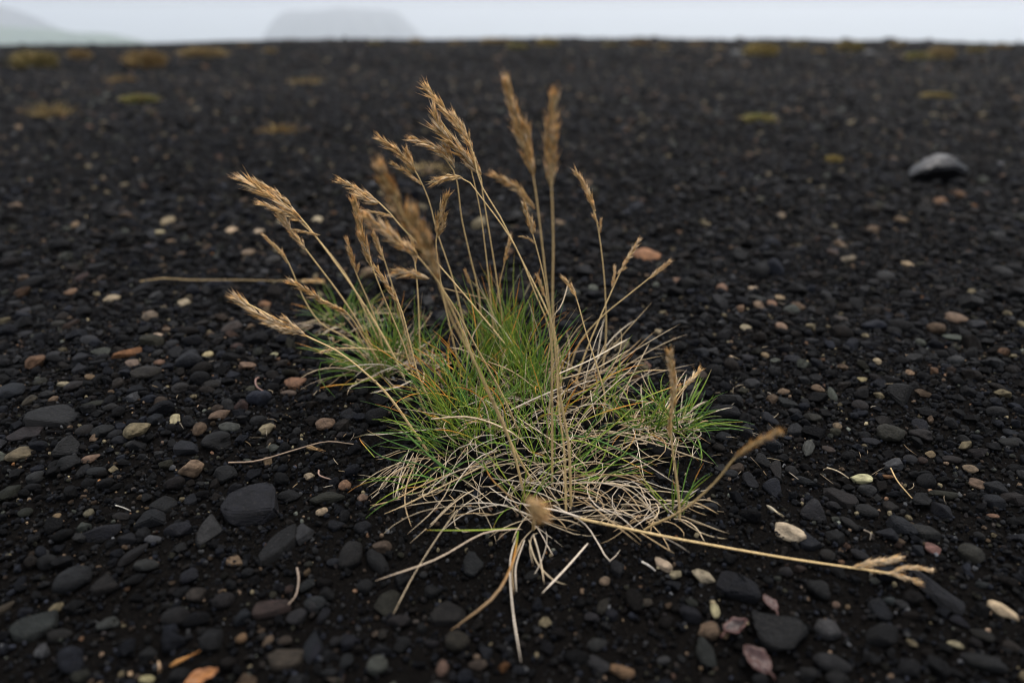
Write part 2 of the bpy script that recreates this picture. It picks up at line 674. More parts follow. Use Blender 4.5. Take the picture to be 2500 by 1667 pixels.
# view, x, y, width, height, turn (degrees, in the picture), colour, shape, [label, short name as a landmark]
STONES = [
 ('L',1250,690,262,205,-14,'slate blue','s','large flat slate-blue slab with pale crumbs at its lower edge','the large slate slab'),
 ('L',1055,820,122,135,0,'grey','s'), ('L',750,762,145,92,-12,'slate blue','a'), ('L',895,815,142,82,-5,'slate blue','a'),
 ('L',515,822,165,78,-22,'slate blue','a'), ('L',640,855,92,58,-10,'slate blue','a'),
 ('L',765,857,78,42,0,'pale grey','o','small pale bluish-grey pebble amid dark stones left of the slab'),
 ('L',1395,885,125,205,12,'charcoal','s','tall dark flat stone in front of the large slate slab','the tall dark flat stone'),
 ('L',1515,825,98,102,0,'grey','s','five-sided flat grey pebble right below the large slate slab'),
 ('L',1750,945,112,135,8,'purplish','o','purplish-brown stone dotted with pale specks left of the splayed dry blades','the speckled purplish stone'),
 ('L',365,1062,165,132,-22,'dark grey','r','large smooth egg-shaped grey stone in the lower left','the smooth grey egg stone'),
 ('L',525,1102,122,112,20,'brown-grey','a'),
 ('L',165,1297,205,112,-15,'grey','s','broad flat grey stone near the bottom left corner','the broad corner stone'),
 ('L',300,1337,115,60,-5,'brown-grey','o'), ('L',735,987,122,76,5,'grey','o','light grey smooth pebble with a rounded triangular top','the light grey pebble'),
 ('L',945,1042,82,88,-20,'slate blue','o'), ('L',1180,960,94,50,2,'tan','s','flat tan-grey chip lying alone on black sand','the tan chip'),
 ('L',668,932,165,62,-52,'purplish','o'), ('L',1118,1165,92,90,10,'purplish','r'),
 ('L',1355,1197,182,86,-8,'pinkish brown','s','long brownish flat stone with a thin root curling over it','the long brown stone'),
 ('L',1205,1347,54,52,0,'salmon','r'), ('L',1420,1457,172,100,0,'pinkish brown','s','pinkish-brown notched flat stone at the bottom edge','the notched pink-brown stone'),
 ('L',1575,1182,104,82,-18,'grey','o'), ('L',1220,1242,70,90,0,'slate blue','a'), ('L',880,1247,132,100,0,'dark brown','r'),
 ('L',540,1280,96,66,-22,'pale grey','v','pale pitted grey pebble in the dark lower left'), 
 ('L',100,437,124,70,-14,'tan','v','rough pinkish-tan lump near the left edge','the rough tan lump'),
 ('L',455,452,82,38,-18,'tan','o'), ('L',265,255,275,112,12,'charcoal','s','broad sunken dark slab at the left','the broad sunken slab'),
 ('L',130,328,145,78,0,'brown-grey','s'), ('L',60,122,112,88,-10,'slate blue','r','smooth rounded bluish stone at the left edge','the bluish edge stone'),
 ('L',370,97,92,60,-38,'brown-grey','o'), ('L',655,152,72,62,-8,'pale grey','a'),
 ('L',740,32,135,82,5,'olive','v'), ('L',1085,376,132,112,0,'black','v','black lava lump full of bubble holes','the black bubbly lump'),
 ('L',920,402,105,98,-25,'slate blue','s'), ('L',525,315,140,72,-48,'dark grey','a'), ('L',345,482,104,82,0,'dark brown','v'),
 ('L',1150,300,98,58,4,'grey-green','v','pale grey-green speckled stone below the tan triangular one','the grey-green speckled stone'),
 ('L',1332,308,78,60,-18,'cream','v','whitish crumbly pebble left of the main grass tuft','the whitish crumbly pebble'),
 ('L',1097,240,54,74,22,'tan','a','upright tan triangular pebble','the tan triangular pebble'),
 ('L',875,258,66,46,10,'cream','a','cream-tan angular pebble among dark gravel left of centre','the cream angular pebble'),
 ('L',1205,188,72,54,0,'reddish brown','a'), ('L',1480,82,104,62,-12,'salmon','a','salmon-pink angular stone below the left grass tuft','the salmon stone'),
 ('L',1440,124,82,30,0,'tan','o'), ('L',1626,285,88,72,0,'tan','v','tan-grey pitted round stone left of the main tuft','the tan pitted stone'),
 ('L',780,264,72,66,-30,'slate blue','a'), ('L',1720,586,64,52,-20,'salmon','r','small orange-brown round pebble near the fallen pale blades'),
 ('L',1636,656,162,66,-6,'olive','v','long olive-grey speckled stone right of the large slate slab'), ('L',1606,716,62,42,-10,'cream','v','crumbly cream-white pebble under the long olive stone','the crumbly cream pebble'),
 ('L',1542,542,54,40,0,'cream','v'), ('L',1360,402,66,44,-8,'grey-green','v'), ('L',1125,538,114,92,8,'charcoal','v'),
 ('L',1445,642,112,62,-14,'charcoal','v'), ('L',830,682,122,80,0,'dark brown','s'), ('L',950,662,70,64,-35,'slate blue','s'),
 ('L',610,742,92,40,4,'brown-grey','o'), ('L',418,797,62,56,-45,'grey-green','a'), ('L',445,725,50,42,0,'tan','r'), ('L',285,742,42,32,0,'peach','r'),
 ('L',125,724,74,46,4,'olive','o'), ('L',180,552,78,72,-40,'grey','o'), ('L',50,632,70,82,20,'olive','a'), ('L',1680,790,82,54,0,'slate blue','a'),
 ('L',1742,237,82,60,-25,'slate blue','a'), ('L',1812,800,82,72,0,'slate blue','r'), ('L',1810,650,52,46,0,'tan','r'), ('L',1290,266,82,64,0,'black','v'),
 ('L',1560,1402,100,152,0,'slate blue','s'), ('L',1062,1372,114,134,30,'charcoal','a'), ('L',740,1432,82,72,-20,'dark grey','a'), ('L',1742,1372,86,82,0,'slate blue','a'),
 ('L',1340,1362,40,58,20,'tan','o'), ('L',1425,1362,72,46,0,'pinkish brown','o'), ('L',1310,1342,46,48,0,'brown-grey','r'), ('L',735,1552,70,40,0,'cream','r'),
 ('L',900,1532,90,70,0,'dark brown','r'), ('L',405,1540,90,70,0,'olive','r'), ('L',25,1200,90,50,-40,'pinkish brown','o'), ('L',150,165,50,56,0,'pinkish brown','r'),
 ('L',550,200,66,56,-30,'brown-grey','o'), ('L',425,312,74,60,0,'brown-grey','r'), ('L',600,360,70,44,0,'slate blue','r'), ('L',480,520,90,50,0,'dark grey','r'),
 ('L',715,60,10,10,0,'cream','r'), ('L',470,180,100,36,-10,'olive','o'), ('L',900,100,80,60,-20,'brown-grey','o'), ('L',1060,85,80,50,0,'grey','s'),
 ('C',650,72,110,190,-28,'charcoal','o','dark kidney-shaped stone under the pale fallen blades','the dark kidney stone'), ('C',560,252,114,112,0,'charcoal','r'),
 ('C',1050,287,124,92,8,'charcoal','a'), ('C',1330,92,142,165,-15,'dark grey','s','flat grey stone dusted with crumbs under the dry splayed blades','the dusted flat stone'),
 ('C',1150,462,262,170,22,'purplish','s','large angular purplish-grey slab under the thick curved brown blade','the purplish slab'),
 ('C',810,497,178,92,0,'purplish','a','squat purplish-grey stone left of the angular slab'), ('C',1225,650,168,164,0,'olive','r','round olive-grey stone in front of the purplish slab','the olive round stone'),
 ('C',650,817,132,160,40,'grey-green','r','pale greenish-grey smooth egg at the bottom edge','the pale green egg'), ('C',1120,832,86,124,8,'tan','v','mottled tan and green pebble near the bottom edge'),
 ('C',1375,812,132,88,-8,'pinkish brown','o','light brownish flat-topped pebble at the bottom centre','the light brown pebble'), ('C',1690,845,148,64,-4,'slate blue','a','brick-shaped blue-grey stone at the bottom edge','the brick-shaped stone'),
 ('C',197,380,130,118,-25,'grey','r'), ('C',77,472,112,132,25,'grey','o'), ('C',262,452,76,122,12,'slate blue','a'), ('C',190,702,142,182,0,'slate blue','s'),
 ('C',430,787,92,116,15,'dark grey','o'), ('C',302,860,116,62,0,'dark grey','o'), ('C',347,642,70,72,0,'grey','r'), ('C',457,642,82,112,10,'slate blue','o'),
 ('C',700,702,124,102,10,'dark grey','a'), ('C',830,667,100,130,30,'charcoal','o'), ('C',1035,652,114,80,0,'dark grey','a'), ('C',2280,207,76,70,0,'peach','r','small tan-pink round pebble in front of the crossed pale blades'),
 ('C',2270,390,76,122,25,'olive','o'), ('C',2190,467,104,76,0,'grey','v'), ('C',2225,668,146,102,-5,'grey','r'), ('C',2230,806,100,190,-42,'grey','o','long smooth grey stone beside the orange-brown block','the long smooth grey stone'),
 ('C',1540,682,84,70,0,'dark brown','a'), ('C',1436,722,86,136,-22,'slate blue','a'), ('C',155,88,64,54,0,'olive','r'), ('C',335,75,94,70,-10,'slate blue','r'), ('C',145,240,84,124,18,'dark grey','o'),
 ('C',1965,180,100,80,10,'charcoal','r'), ('C',1760,170,130,100,-40,'charcoal','s'), ('C',20,265,60,66,0,'reddish brown','r'), ('C',2122,278,38,44,0,'peach','r'), ('C',1365,750,52,44,0,'tan','r'),
 ('C',970,545,74,80,0,'charcoal','a'), ('C',690,590,60,80,0,'olive','o'), ('C',1200,890,70,70,0,'slate blue','a'), ('C',335,915,140,44,0,'pinkish brown','s'),
 ('R',1350,716,112,146,-24,'cream','v','cream-coloured pitted pumice stone above the long fallen straw','the cream pumice'), ('R',1462,752,124,108,0,'slate blue','s','dark slate stone touching the cream pumice'),
 ('R',1066,1038,230,158,24,'slate blue','a','large blue-black angular stone left of the pink leaves','the large blue-black stone'),
 ('R',1275,1285,265,300,-38,'charcoal','s','largest dark flat stone tapering to a tail at lower right','the largest tapering stone'),
 ('R',873,1405,102,182,-3,'grey','o','upright oval grey stone at the bottom, left of a pink leaf','the upright oval stone'),
 ('R',1575,1275,128,142,-42,'pale grey','o','pale brownish stone with a dark spot in the lower right','the dark-spotted pale stone'), ('R',1600,1462,200,112,12,'grey','r','smooth grey oval stone near the bottom right','the smooth oval stone'),
 ('R',395,1507,142,92,5,'salmon','a','orange-brown block at the bottom edge','the orange-brown block'), ('R',785,1182,126,88,22,'slate blue','a'), ('R',930,1160,50,88,6,'cream','o','small cream oval pebble standing out on black sand','the cream oval'),
 ('R',632,892,64,98,-24,'cream','o','smooth cream bean-shaped pebble under the fallen straw','the cream bean'), ('R',702,952,66,56,0,'cream','v','round cream speckled pebble beside the bean-shaped one'),
 ('R',860,968,72,140,-50,'cream','a','tan and cream angular wedge under the fallen straw','the tan wedge'), ('R',690,1012,92,68,0,'slate blue','a'), ('R',375,922,82,104,0,'dark grey','a','dark upright block under the bent white blade'),
 ('R',540,1112,62,50,0,'pinkish brown','r'), ('R',338,1185,66,70,0,'slate blue','a'),
 ('R',1250,462,106,122,0,'slate blue','a','smooth blue-grey angular stone below the blurred seed head','the blue-grey angular stone'), ('R',1455,422,66,112,-28,'slate blue','a'), ('R',1463,230,60,116,18,'grey-green','v','pale green-grey pitted stone behind the blurred seed head','the pale green pitted stone'),
 ('R',1250,204,104,112,-14,'slate blue','a'), ('R',1110,136,84,92,0,'slate blue','a'), ('R',980,162,88,56,4,'slate blue','r'), ('R',1274,346,66,142,8,'brown-grey','a'),
 ('R',1195,306,84,102,-14,'black','a'), ('R',1015,376,86,56,6,'dark grey','r'), ('R',1130,412,74,104,0,'slate blue','a'), ('R',1770,405,112,70,8,'cream','o','cream-tan pebble with a groove on the right','the grooved cream pebble'),
 ('R',1655,510,200,130,38,'brown-grey','s','broad flat dark grey stone half sunk on the right','the half-sunk flat stone'), ('R',1500,602,150,134,28,'dark grey','a'), ('R',1800,592,116,80,18,'dark grey','r'), ('R',1922,722,84,128,-36,'slate blue','a'),
 ('R',1620,742,94,82,0,'black','a'), ('R',1575,846,82,72,0,'brown-grey','r'), ('R',1335,932,72,58,14,'grey','r'), ('R',1520,1042,114,130,0,'charcoal','v'), ('R',1760,842,104,64,14,'dark grey','o'),
 ('R',1930,152,136,122,20,'olive','v'), ('R',1822,190,96,56,28,'slate blue','o'), ('R',2165,256,50,44,20,'peach','a'), ('R',1630,101,50,44,10,'peach','r','small peach pebble right of the pale green one'), ('R',1490,56,104,62,22,'olive','a'),
 ('R',1895,70,84,60,-10,'brown-grey','a'), ('R',2110,92,96,56,26,'slate blue','a'), ('R',2110,152,116,76,18,'brown-grey','v'), ('R',2050,290,74,50,12,'grey','r'), ('R',2120,297,52,46,0,'reddish brown','r'), 
 ('R',1920,386,62,24,8,'orange','o','thin orange-red pebble beside the stray dry stalk'), ('R',2005,684,165,110,24,'slate blue','a'), ('R',1580,235,70,44,14,'pinkish brown','o'), ('R',1370,360,72,66,0,'purplish','r'), ('R',1935,570,80,70,20,'brown-grey','a'),
 ('R',900,570,80,90,-30,'slate blue','a'), ('R',1420,915,64,44,0,'reddish brown','a'), ('R',1700,660,50,90,-10,'purplish','o'), ('R',1610,560,80,60,0,'dark grey','v'),
 ('Z',1285,1162,158,88,30,'cream','v','large cream speckled oval stone near the right edge','the cream speckled oval'), ('Z',1185,1462,212,96,22,'dark grey','o','long dark smooth stone in the bottom right corner','the long corner stone'),
 ('Z',1165,1300,120,76,24,'brown-grey','o'), ('Z',1015,1352,82,48,22,'cream','v'), ('Z',905,1055,132,262,-8,'slate blue','a','tall blue-black stone just past the fallen seed head','the tall blue-black stone'),
 ('Z',580,1157,116,118,0,'slate blue','a'), ('Z',950,491,156,62,-2,'olive','a'), ('Z',996,290,96,52,10,'brown-grey','o'), ('Z',1100,346,78,50,8,'tan','o'), ('Z',1140,432,82,58,22,'tan','o'), ('Z',1105,842,132,110,8,'olive','r'),
 ('Z',1240,452,126,68,12,'dark grey','a'), ('Z',1232,537,112,82,18,'slate blue','a'), ('Z',1350,522,116,82,8,'brown-grey','a'), ('Z',938,588,124,88,30,'slate blue','a'), ('Z',842,716,146,82,16,'grey','a'), ('Z',1375,742,104,60,0,'slate blue','a'),
 ('Z',885,806,82,62,20,'tan','o'), ('Z',800,812,72,66,30,'slate blue','a'), ('Z',1320,196,96,50,6,'brown-grey','o'), ('Z',1340,142,86,40,8,'slate blue','a'), ('Z',1230,612,64,28,10,'salmon','o'), ('Z',645,1100,80,46,0,'pale grey','v'),
 ('Z',705,1125,76,62,0,'grey','r'), ('Z',555,985,60,40,-5,'grey-green','v','small mossy green-grey pebble under the fallen seed head'), ('Z',330,1122,44,42,0,'tan','r'), ('Z',1040,1220,120,60,35,'slate blue','a'), ('Z',1170,1008,78,40,0,'dark grey','o'),
 ('M',930,1135,74,112,28,'orange','a','bright orange-red upright stone in the left gravel','the orange-red stone'), ('M',725,1127,126,68,-10,'grey-green','a','pale green-grey angular pebble left of the orange-red stone'), ('M',1075,866,104,82,-15,'tan','r','round tan stone in the left middle gravel','the round tan stone'),
 ('M',1665,952,122,92,10,'pinkish brown','r','light brownish round stone under the blurred pale seed head'), ('M',1905,782,84,60,-22,'orange','r','bright orange pebble near the left seed heads','the bright orange pebble'), ('M',1770,1226,116,74,0,'tan','v'), ('M',1490,1142,74,54,0,'cream','r'),
 ('M',1130,1006,84,48,-18,'cream','o'), ('M',805,742,62,58,20,'cream','r'), ('M',1320,770,84,46,-10,'cream','o'), ('M',1205,187,82,58,0,'peach','r'), ('M',1145,262,72,46,0,'cream','o'), ('M',1060,368,126,58,0,'slate blue','a'), ('M',1075,285,86,64,-8,'slate blue','a'),
 ('M',1660,252,72,56,0,'cream','r'), ('M',1860,257,72,42,0,'cream','o'), ('M',1780,412,84,60,0,'tan','r'), ('M',2280,177,66,50,0,'cream','r'), ('M',1960,472,104,82,0,'brown-grey','r'), ('M',510,922,50,82,5,'reddish brown','a'), ('M',420,917,94,50,0,'olive','o'), ('M',510,692,62,50,0,'salmon','r'),
 ('M',590,587,62,70,0,'reddish brown','r'), ('M',950,1205,84,54,-15,'tan','o'), ('M',1145,1195,66,42,0,'salmon','r'), ('M',1970,1140,54,38,-20,'cream','o'), ('M',1700,1080,72,54,20,'reddish brown','r'), ('M',640,1040,104,70,-20,'dark grey','o'), ('M',175,830,92,54,-10,'grey','o'), ('M',180,992,92,44,-8,'dark grey','o'),
 ('M',1240,1065,84,60,-10,'dark grey','r'), ('M',580,1170,112,78,0,'slate blue','a'), ('M',570,1255,92,80,0,'slate blue','a'), ('M',385,1145,84,56,-25,'grey','o'), ('M',1520,1360,112,72,0,'brown-grey','r'), ('M',1290,1395,80,100,30,'brown-grey','o'), ('M',290,1335,80,60,0,'olive','r'), ('M',455,1350,80,40,-8,'cream','v'),
 ('N',185,302,152,72,14,'orange','o','flat orange oval stone behind the right seed heads','the orange oval stone'), ('N',1340,320,78,46,12,'tan','o','tan oval pebble in the right middle gravel','the tan oval pebble'), ('N',1215,532,62,60,0,'dark brown','r'), ('N',1960,657,114,56,16,'tan','o','tan elongated stone far right in the gravel','the tan elongated stone'),
 ('N',1945,767,104,44,4,'grey-green','o'), ('N',1015,612,80,62,26,'grey-green','r','pale green rounded pebble right of the main tuft','the pale green pebble'), ('N',795,490,54,42,0,'cream','r'), ('N',375,687,96,54,-12,'grey','a','light grey wedge right of the seed heads','the light grey wedge'), ('N',500,857,104,72,38,'slate blue','a'), ('N',565,850,62,72,-20,'grey','a'),
 ('N',205,792,74,76,-25,'grey','o'), ('N',1470,812,114,58,8,'slate blue','a'), ('N',865,870,48,36,0,'peach','r','small peach pebble right of the small grass tuft','the small peach pebble'), ('N',1510,905,48,36,10,'cream','r'), ('N',665,1132,112,112,-15,'black','a','glossy black pointed stone beside the small right tuft','the glossy black stone'), ('N',490,985,86,52,0,'pinkish brown','r'),
 ('N',1250,1097,50,74,0,'grey-green','r'), ('N',1420,1006,52,30,14,'cream','a'), ('N',1695,970,48,36,20,'peach','o'), ('N',2075,695,112,56,28,'slate blue','a'), ('N',615,482,62,46,0,'salmon','r'), ('N',1250,281,62,50,0,'reddish brown','r'), ('N',790,1032,84,60,10,'grey','r'), ('N',1410,1160,86,58,16,'brown-grey','r'),
 ('N',185,930,56,48,0,'salmon','r'), ('N',955,70,46,40,0,'tan','r'), ('N',1685,350,66,36,0,'peach','o'), ('N',360,438,50,44,0,'salmon','a'), ('N',905,575,52,40,0,'salmon','r'), ('N',945,538,64,30,4,'peach','o'), ('N',960,712,64,54,0,'tan','r'), ('N',755,712,62,36,8,'cream','o'), ('N',820,545,100,48,8,'grey','a'),
 ('N',1020,888,82,48,28,'slate blue','o'), ('N',765,885,72,42,4,'dark grey','o'), ('N',990,1140,66,82,-15,'dark grey','s'), ('N',880,1240,76,92,-20,'slate blue','a'), ('N',1035,1195,76,46,16,'slate blue','o'), ('N',720,600,48,44,20,'salmon','a'), ('N',255,735,46,40,0,'cream','r'), ('N',1300,660,78,34,6,'pinkish brown','o'), ('N',1555,420,96,60,4,'dark brown','r'),
]

shape_cache = {}


def pebble_mesh(kind, big, i):
    key = (kind, big, i)
    if key not in shape_cache:
        shape_cache[key] = stone_mesh('pebble_' + SHAPE_WORD[kind], kind, 4 if big else 3, 100 + ord(kind) * 7 + i * 13 + big, M_STONE)
    return shape_cache[key]


PEBBLES = []          # dict per individual stone
occupied = []         # (x, y, radius) of the stones already there


def put_stone(px, py, wpx, hpx, rot, cname, kind, label=None, short=None, name='pebble', sink=0.30):
    g = G(px, py)
    d = depth_of(g)
    al = math.asin(min(1, max(0.1, (H - g[2]) / np.linalg.norm(g - np.array([0, 0, H])))))
    c, s = abs(math.cos(math.radians(rot))), abs(math.sin(math.radians(rot)))
    mpp = d / FPX
    W, Hm = wpx * mpp, hpx * mpp
    thick = {'r': .72, 'o': .70, 'a': .72, 's': .34, 'v': .75}[kind] * min(W, Hm)
    ext = math.sin(al)                       # how far the ground plane is foreshortened
    if abs(rot) < 30:
        L = max(Hm * 0.72, (Hm - 0.55 * thick * math.cos(al)) / ext)
    else:
        L = Hm * (0.85 + 0.3 * (1 - ext))
    L = min(L, 2.0 * max(W, Hm))
    # a turn in the picture is a larger turn on the foreshortened ground
    rz = math.atan2(math.sin(math.radians(-rot)) / ext, math.cos(math.radians(rot)))
    i = int(RNG.integers(0, 7))
    big = max(wpx, hpx) > 75
    o = bpy.data.objects.new(name, pebble_mesh(kind, big, i))
    flip = RNG.integers(0, 2) * math.pi
    o.rotation_euler = (RNG.normal(0, .10), RNG.normal(0, .10), rz + flip)
    o.scale = (W / 2 * 1.06, L / 2 * 1.06, thick / 2 * 1.1)
    o.location = (g[0], g[1], g[2] + thick * (0.5 - sink))
    j = RNG.normal(1, .13)
    cc = np.array(COLS[cname]) * max(.7, j) * (1.45 if short and 'cream' in short else 1.0) * (1 + RNG.normal(0, .05, 3))
    o.color = (*np.clip(cc, 0.004, 1), 1)
    COL.objects.link(o)
    occupied.append((g[0], g[1], 0.40 * (W + L) / 2 + 0.10 * max(W, L)))
    PEBBLES.append(dict(o=o, px=px, py=py, w=max(wpx, hpx), col=cname, kind=kind, label=label, short=short))
    return o


for row in STONES:
    v, x, y, w_, h_, rot, cn, kd = row[:8]
    ox, oy, s_ = VIEWS[v]
    if w_ < 15:
        continue
    put_stone(ox + x / s_, oy + y / s_, w_ / s_, h_ / s_, rot, cn, kd, row[8] if len(row) > 8 else None, row[9] if len(row) > 9 else None)

# ------------------------------------------------------------------ loose gravel
TUFT = G(1290 * 1, 1080)


def bare(x, y):
    """0 where bare sand shows, 1 where the gravel lies close"""
    s_ = np.clip((y - 0.29) / 0.22, 0, 1)
    b = (0.36 + 0.64 * s_ * s_ * (3 - 2 * s_)) * (1 + 0.6 * np.clip(np.abs(x) - .12, 0, .3))
    b = b * (1 - 0.93 * np.exp(-(((x - 0.05) / 0.115) ** 2 + ((y - 0.385) / 0.085) ** 2) ** 1.3))
    b = b * (1 - 0.80 * np.exp(-(((x + 0.0) / 0.20) ** 2 + ((y - 0.265) / 0.060) ** 2) ** 1.2))
    b = b * (1 - 0.55 * np.exp(-(((x - 0.15) / 0.16) ** 2 + ((y - 0.27) / 0.06) ** 2)))
    b = b * (1 - 0.45 * np.exp(-(((x + 0.10) / 0.06) ** 2 + ((y - 0.40) / 0.05) ** 2)))
    return b


class Hash:
    def __init__(self, cell):
        self.c, self.d = cell, {}

    def add(self, x, y, r):
        self.d.setdefault((int(x // self.c), int(y // self.c)), []).append((x, y, r))

    def free(self, x, y, r, k):
        i, j = int(x // self.c), int(y // self.c)
        for a in (i - 1, i, i + 1):
            for b in (j - 1, j, j + 1):
                for (u, v, s) in self.d.get((a, b), ()):
                    if (u - x) ** 2 + (v - y) ** 2 < ((r + s) * k) ** 2:
                        return False
        return True


hs = Hash(0.03)
for (x, y, r) in occupied:
    hs.add(x, y, r)
PX, PY, PR = [], [], []


def in_view(n, y0, y1, side=1.35, extra=0.22, p=1.0):
    """points spread evenly over a wedge in front of the camera, wider than the picture"""
    u = RNG.random(n)
    y = (y0 ** 2 + u * (y1 ** 2 - y0 ** 2)) ** 0.5
    x = RNG.uniform(-1, 1, n) * (side * y + extra)
    return x, y


def throw(n, y0, y1, r0, r1, k, power=1.0, pw=1.0):
    x, y = in_view(n, y0, y1)
    r = r0 + (r1 - r0) * RNG.random(n) ** power
    b = bare(x, y)
    ok = RNG.random(n) < b ** pw
    for a, c, e in zip(x[ok], y[ok], r[ok]):
        if hs.free(a, c, e, k):
            hs.add(a, c, e)
            PX.append(a)
            PY.append(c)
            PR.append(e)


throw(950, 0.40, 1.2, 0.0075, 0.0125, 0.95, 2.0)
throw(9000, 0.16, 1.7, 0.0048, 0.0085, 0.86, 1.8)
throw(36000, 0.16, 1.7, 0.0032, 0.0052, 0.82)
throw(64000, 0.16, 1.7, 0.0020, 0.0034, 0.80, 1.0, .6)
nfirst = len(PX)
throw(56000, 0.16, 0.90, 0.0011, 0.0021, 0.78, 1.0, .3)
near = np.array([PX, PY, PR]).T
# further off: stones as far as they can be told apart, thinning into the material
fx, fy = in_view(108000, 1.7, 4.0)
fr = 0.0032 + 0.0078 * RNG.random(len(fx)) ** 3.0
gx2, gy2 = in_view(80000, 4.0, 12.0)
gr = 0.006 + 0.014 * RNG.random(len(gx2)) ** 3.0
hx2, hy2 = in_view(1500, 9.0, 24.0)
gx2, gy2, gr = np.r_[gx2, hx2], np.r_[gy2, hy2], np.r_[gr, 0.012 + 0.030 * RNG.random(1500) ** 3]
far = np.array([np.r_[fx, gx2], np.r_[fy, gy2], np.r_[fr, gr]]).T


def tints(n, pale=0.10):
    names = ['slate blue', 'charcoal', 'black', 'dark grey', 'grey', 'brown-grey', 'dark brown', 'purplish', 'olive', 'pale grey',
             'tan', 'cream', 'grey-green', 'salmon', 'reddish brown', 'peach', 'pinkish brown', 'orange']
    p = np.array([22, 19, 11, 15, 9, 8, 4, 3.5, 2.5, 1.2, 1.8, 1.2, 1.1, .45, .5, .3, .9, .10], float)
    i = RNG.choice(len(names), n, p=p / p.sum())
    c = np.array([COLS[k] for k in names])[i]
    c = np.where(c.max(1, keepdims=True) > .06, c * .60, c)
    c = c * np.clip(np.exp(RNG.normal(0, .48, (n, 1))), .35, 3.0)
    c = c * np.minimum(1, .11 / c.max(1, keepdims=True))
    return c, [names[k] for k in i]


allp = np.vstack([near, far])
T_all, names_all = tints(len(allp))
kinds_all = RNG.choice(list('raosv'), len(allp), p=[.09, .57, .11, .13, .10])
# the largest of them in the picture become stones of their own
zs = gz(allp[:, 0], allp[:, 1])
dep = allp[:, 1] * _cp + (H - zs) * _sp
ppx = 1250 + FPX * allp[:, 0] / dep
ppy = 833.5 - FPX * (allp[:, 1] * _sp - (H - zs) * _cp) / dep
size_px = 2 * allp[:, 2] / dep * FPX
vis = (ppx > 20) & (ppx < 2480) & (ppy > 20) & (ppy < 1655)
room = max(0, 298 - len(PEBBLES))
cand = np.argsort(np.where(vis, -size_px, 0))[:room]
single = np.zeros(len(allp), bool)
for c in cand:
    x, y, r = allp[c]
    kd = kinds_all[c]
    i = int(RNG.integers(0, 7))
    o = bpy.data.objects.new('pebble', pebble_mesh(kd, False, i))
    e = RNG.uniform(.78, 1.0)
    th = {'r': .72, 'o': .62, 'a': .70, 's': .36, 'v': .75}[kd] * r * e * 2
    ln = 1.35 if kd == 'o' else 1.1
    o.scale = (r * ln, r * e, th / 2)
    o.rotation_euler = (RNG.normal(0, .15), RNG.normal(0, .15), RNG.uniform(0, 6.28))
    o.location = (x, y, float(zs[c]) + th * 0.2)
    o.color = (*T_all[c], 1)
    COL.objects.link(o)
    single[c] = True
    PEBBLES.append(dict(o=o, px=ppx[c], py=ppy[c], w=size_px[c], col=names_all[c], kind=kd, label=None, short=None))

# labels: by look and by the nearest stone that can be found at once
LM = [p for p in PEBBLES if p['short']]
ORD = ['', 'second nearest', 'third nearest', 'fourth nearest', 'fifth nearest', 'sixth nearest', 'seventh nearest', 'eighth nearest', 'ninth nearest']
buckets = {}
for p in PEBBLES:
    p['o']['category'] = 'pebble'
    p['o']['group'] = 'pebbles lying loose on the black sand'
    if p['label']:
        p['o']['label'] = p['label']
        continue
    best = min(LM, key=lambda l: (l['px'] - p['px']) ** 2 + 2.0 * (l['py'] - p['py']) ** 2)
    dx, dy = p['px'] - best['px'], (p['py'] - best['py']) * 1.3
    if abs(dx) > abs(dy):
        side = 'right of' if dx > 0 else 'left of'
    else:
        side = 'in front of' if dy > 0 else 'behind'
    buckets.setdefault((p['col'], SHAPE_WORD[p['kind']], side, best['short']), []).append((math.hypot(dx, dy), id(p), p))
for (cn, shp, side, short), lst in buckets.items():
    lst.sort()
    for k, (_, _, p) in enumerate(lst):
        if len(lst) == 1:
            p['o']['label'] = f'{cn} {shp} pebble {side} {short}'
        else:
            p['o']['label'] = f'{cn} {shp} pebble {side} {short}, ' + ('nearest of its kind' if k == 0 else ORD[min(k, 8)] + ' of its kind')

# the rest of the gravel: one mass of instanced stones
lib = bpy.data.collections.new('stone_shapes')
LIB_KINDS = []
for kd in 'raosv':
    for i in range(5):
        me = stone_mesh('gravel_stone', kd, 3, 900 + ord(kd) * 11 + i, M_GRAVEL)
        o = bpy.data.objects.new('shape_%02d' % len(LIB_KINDS), me)
        lib.objects.link(o)
        LIB_KINDS.append(kd)
grit_lib = bpy.data.collections.new('grit_shapes')
for i in range(8):
    me = stone_mesh('grit_grain', 'ra'[i % 2], 2, 1500 + i, M_GRAVEL)
    o = bpy.data.objects.new('grain_%02d' % i, me)
    grit_lib.objects.link(o)


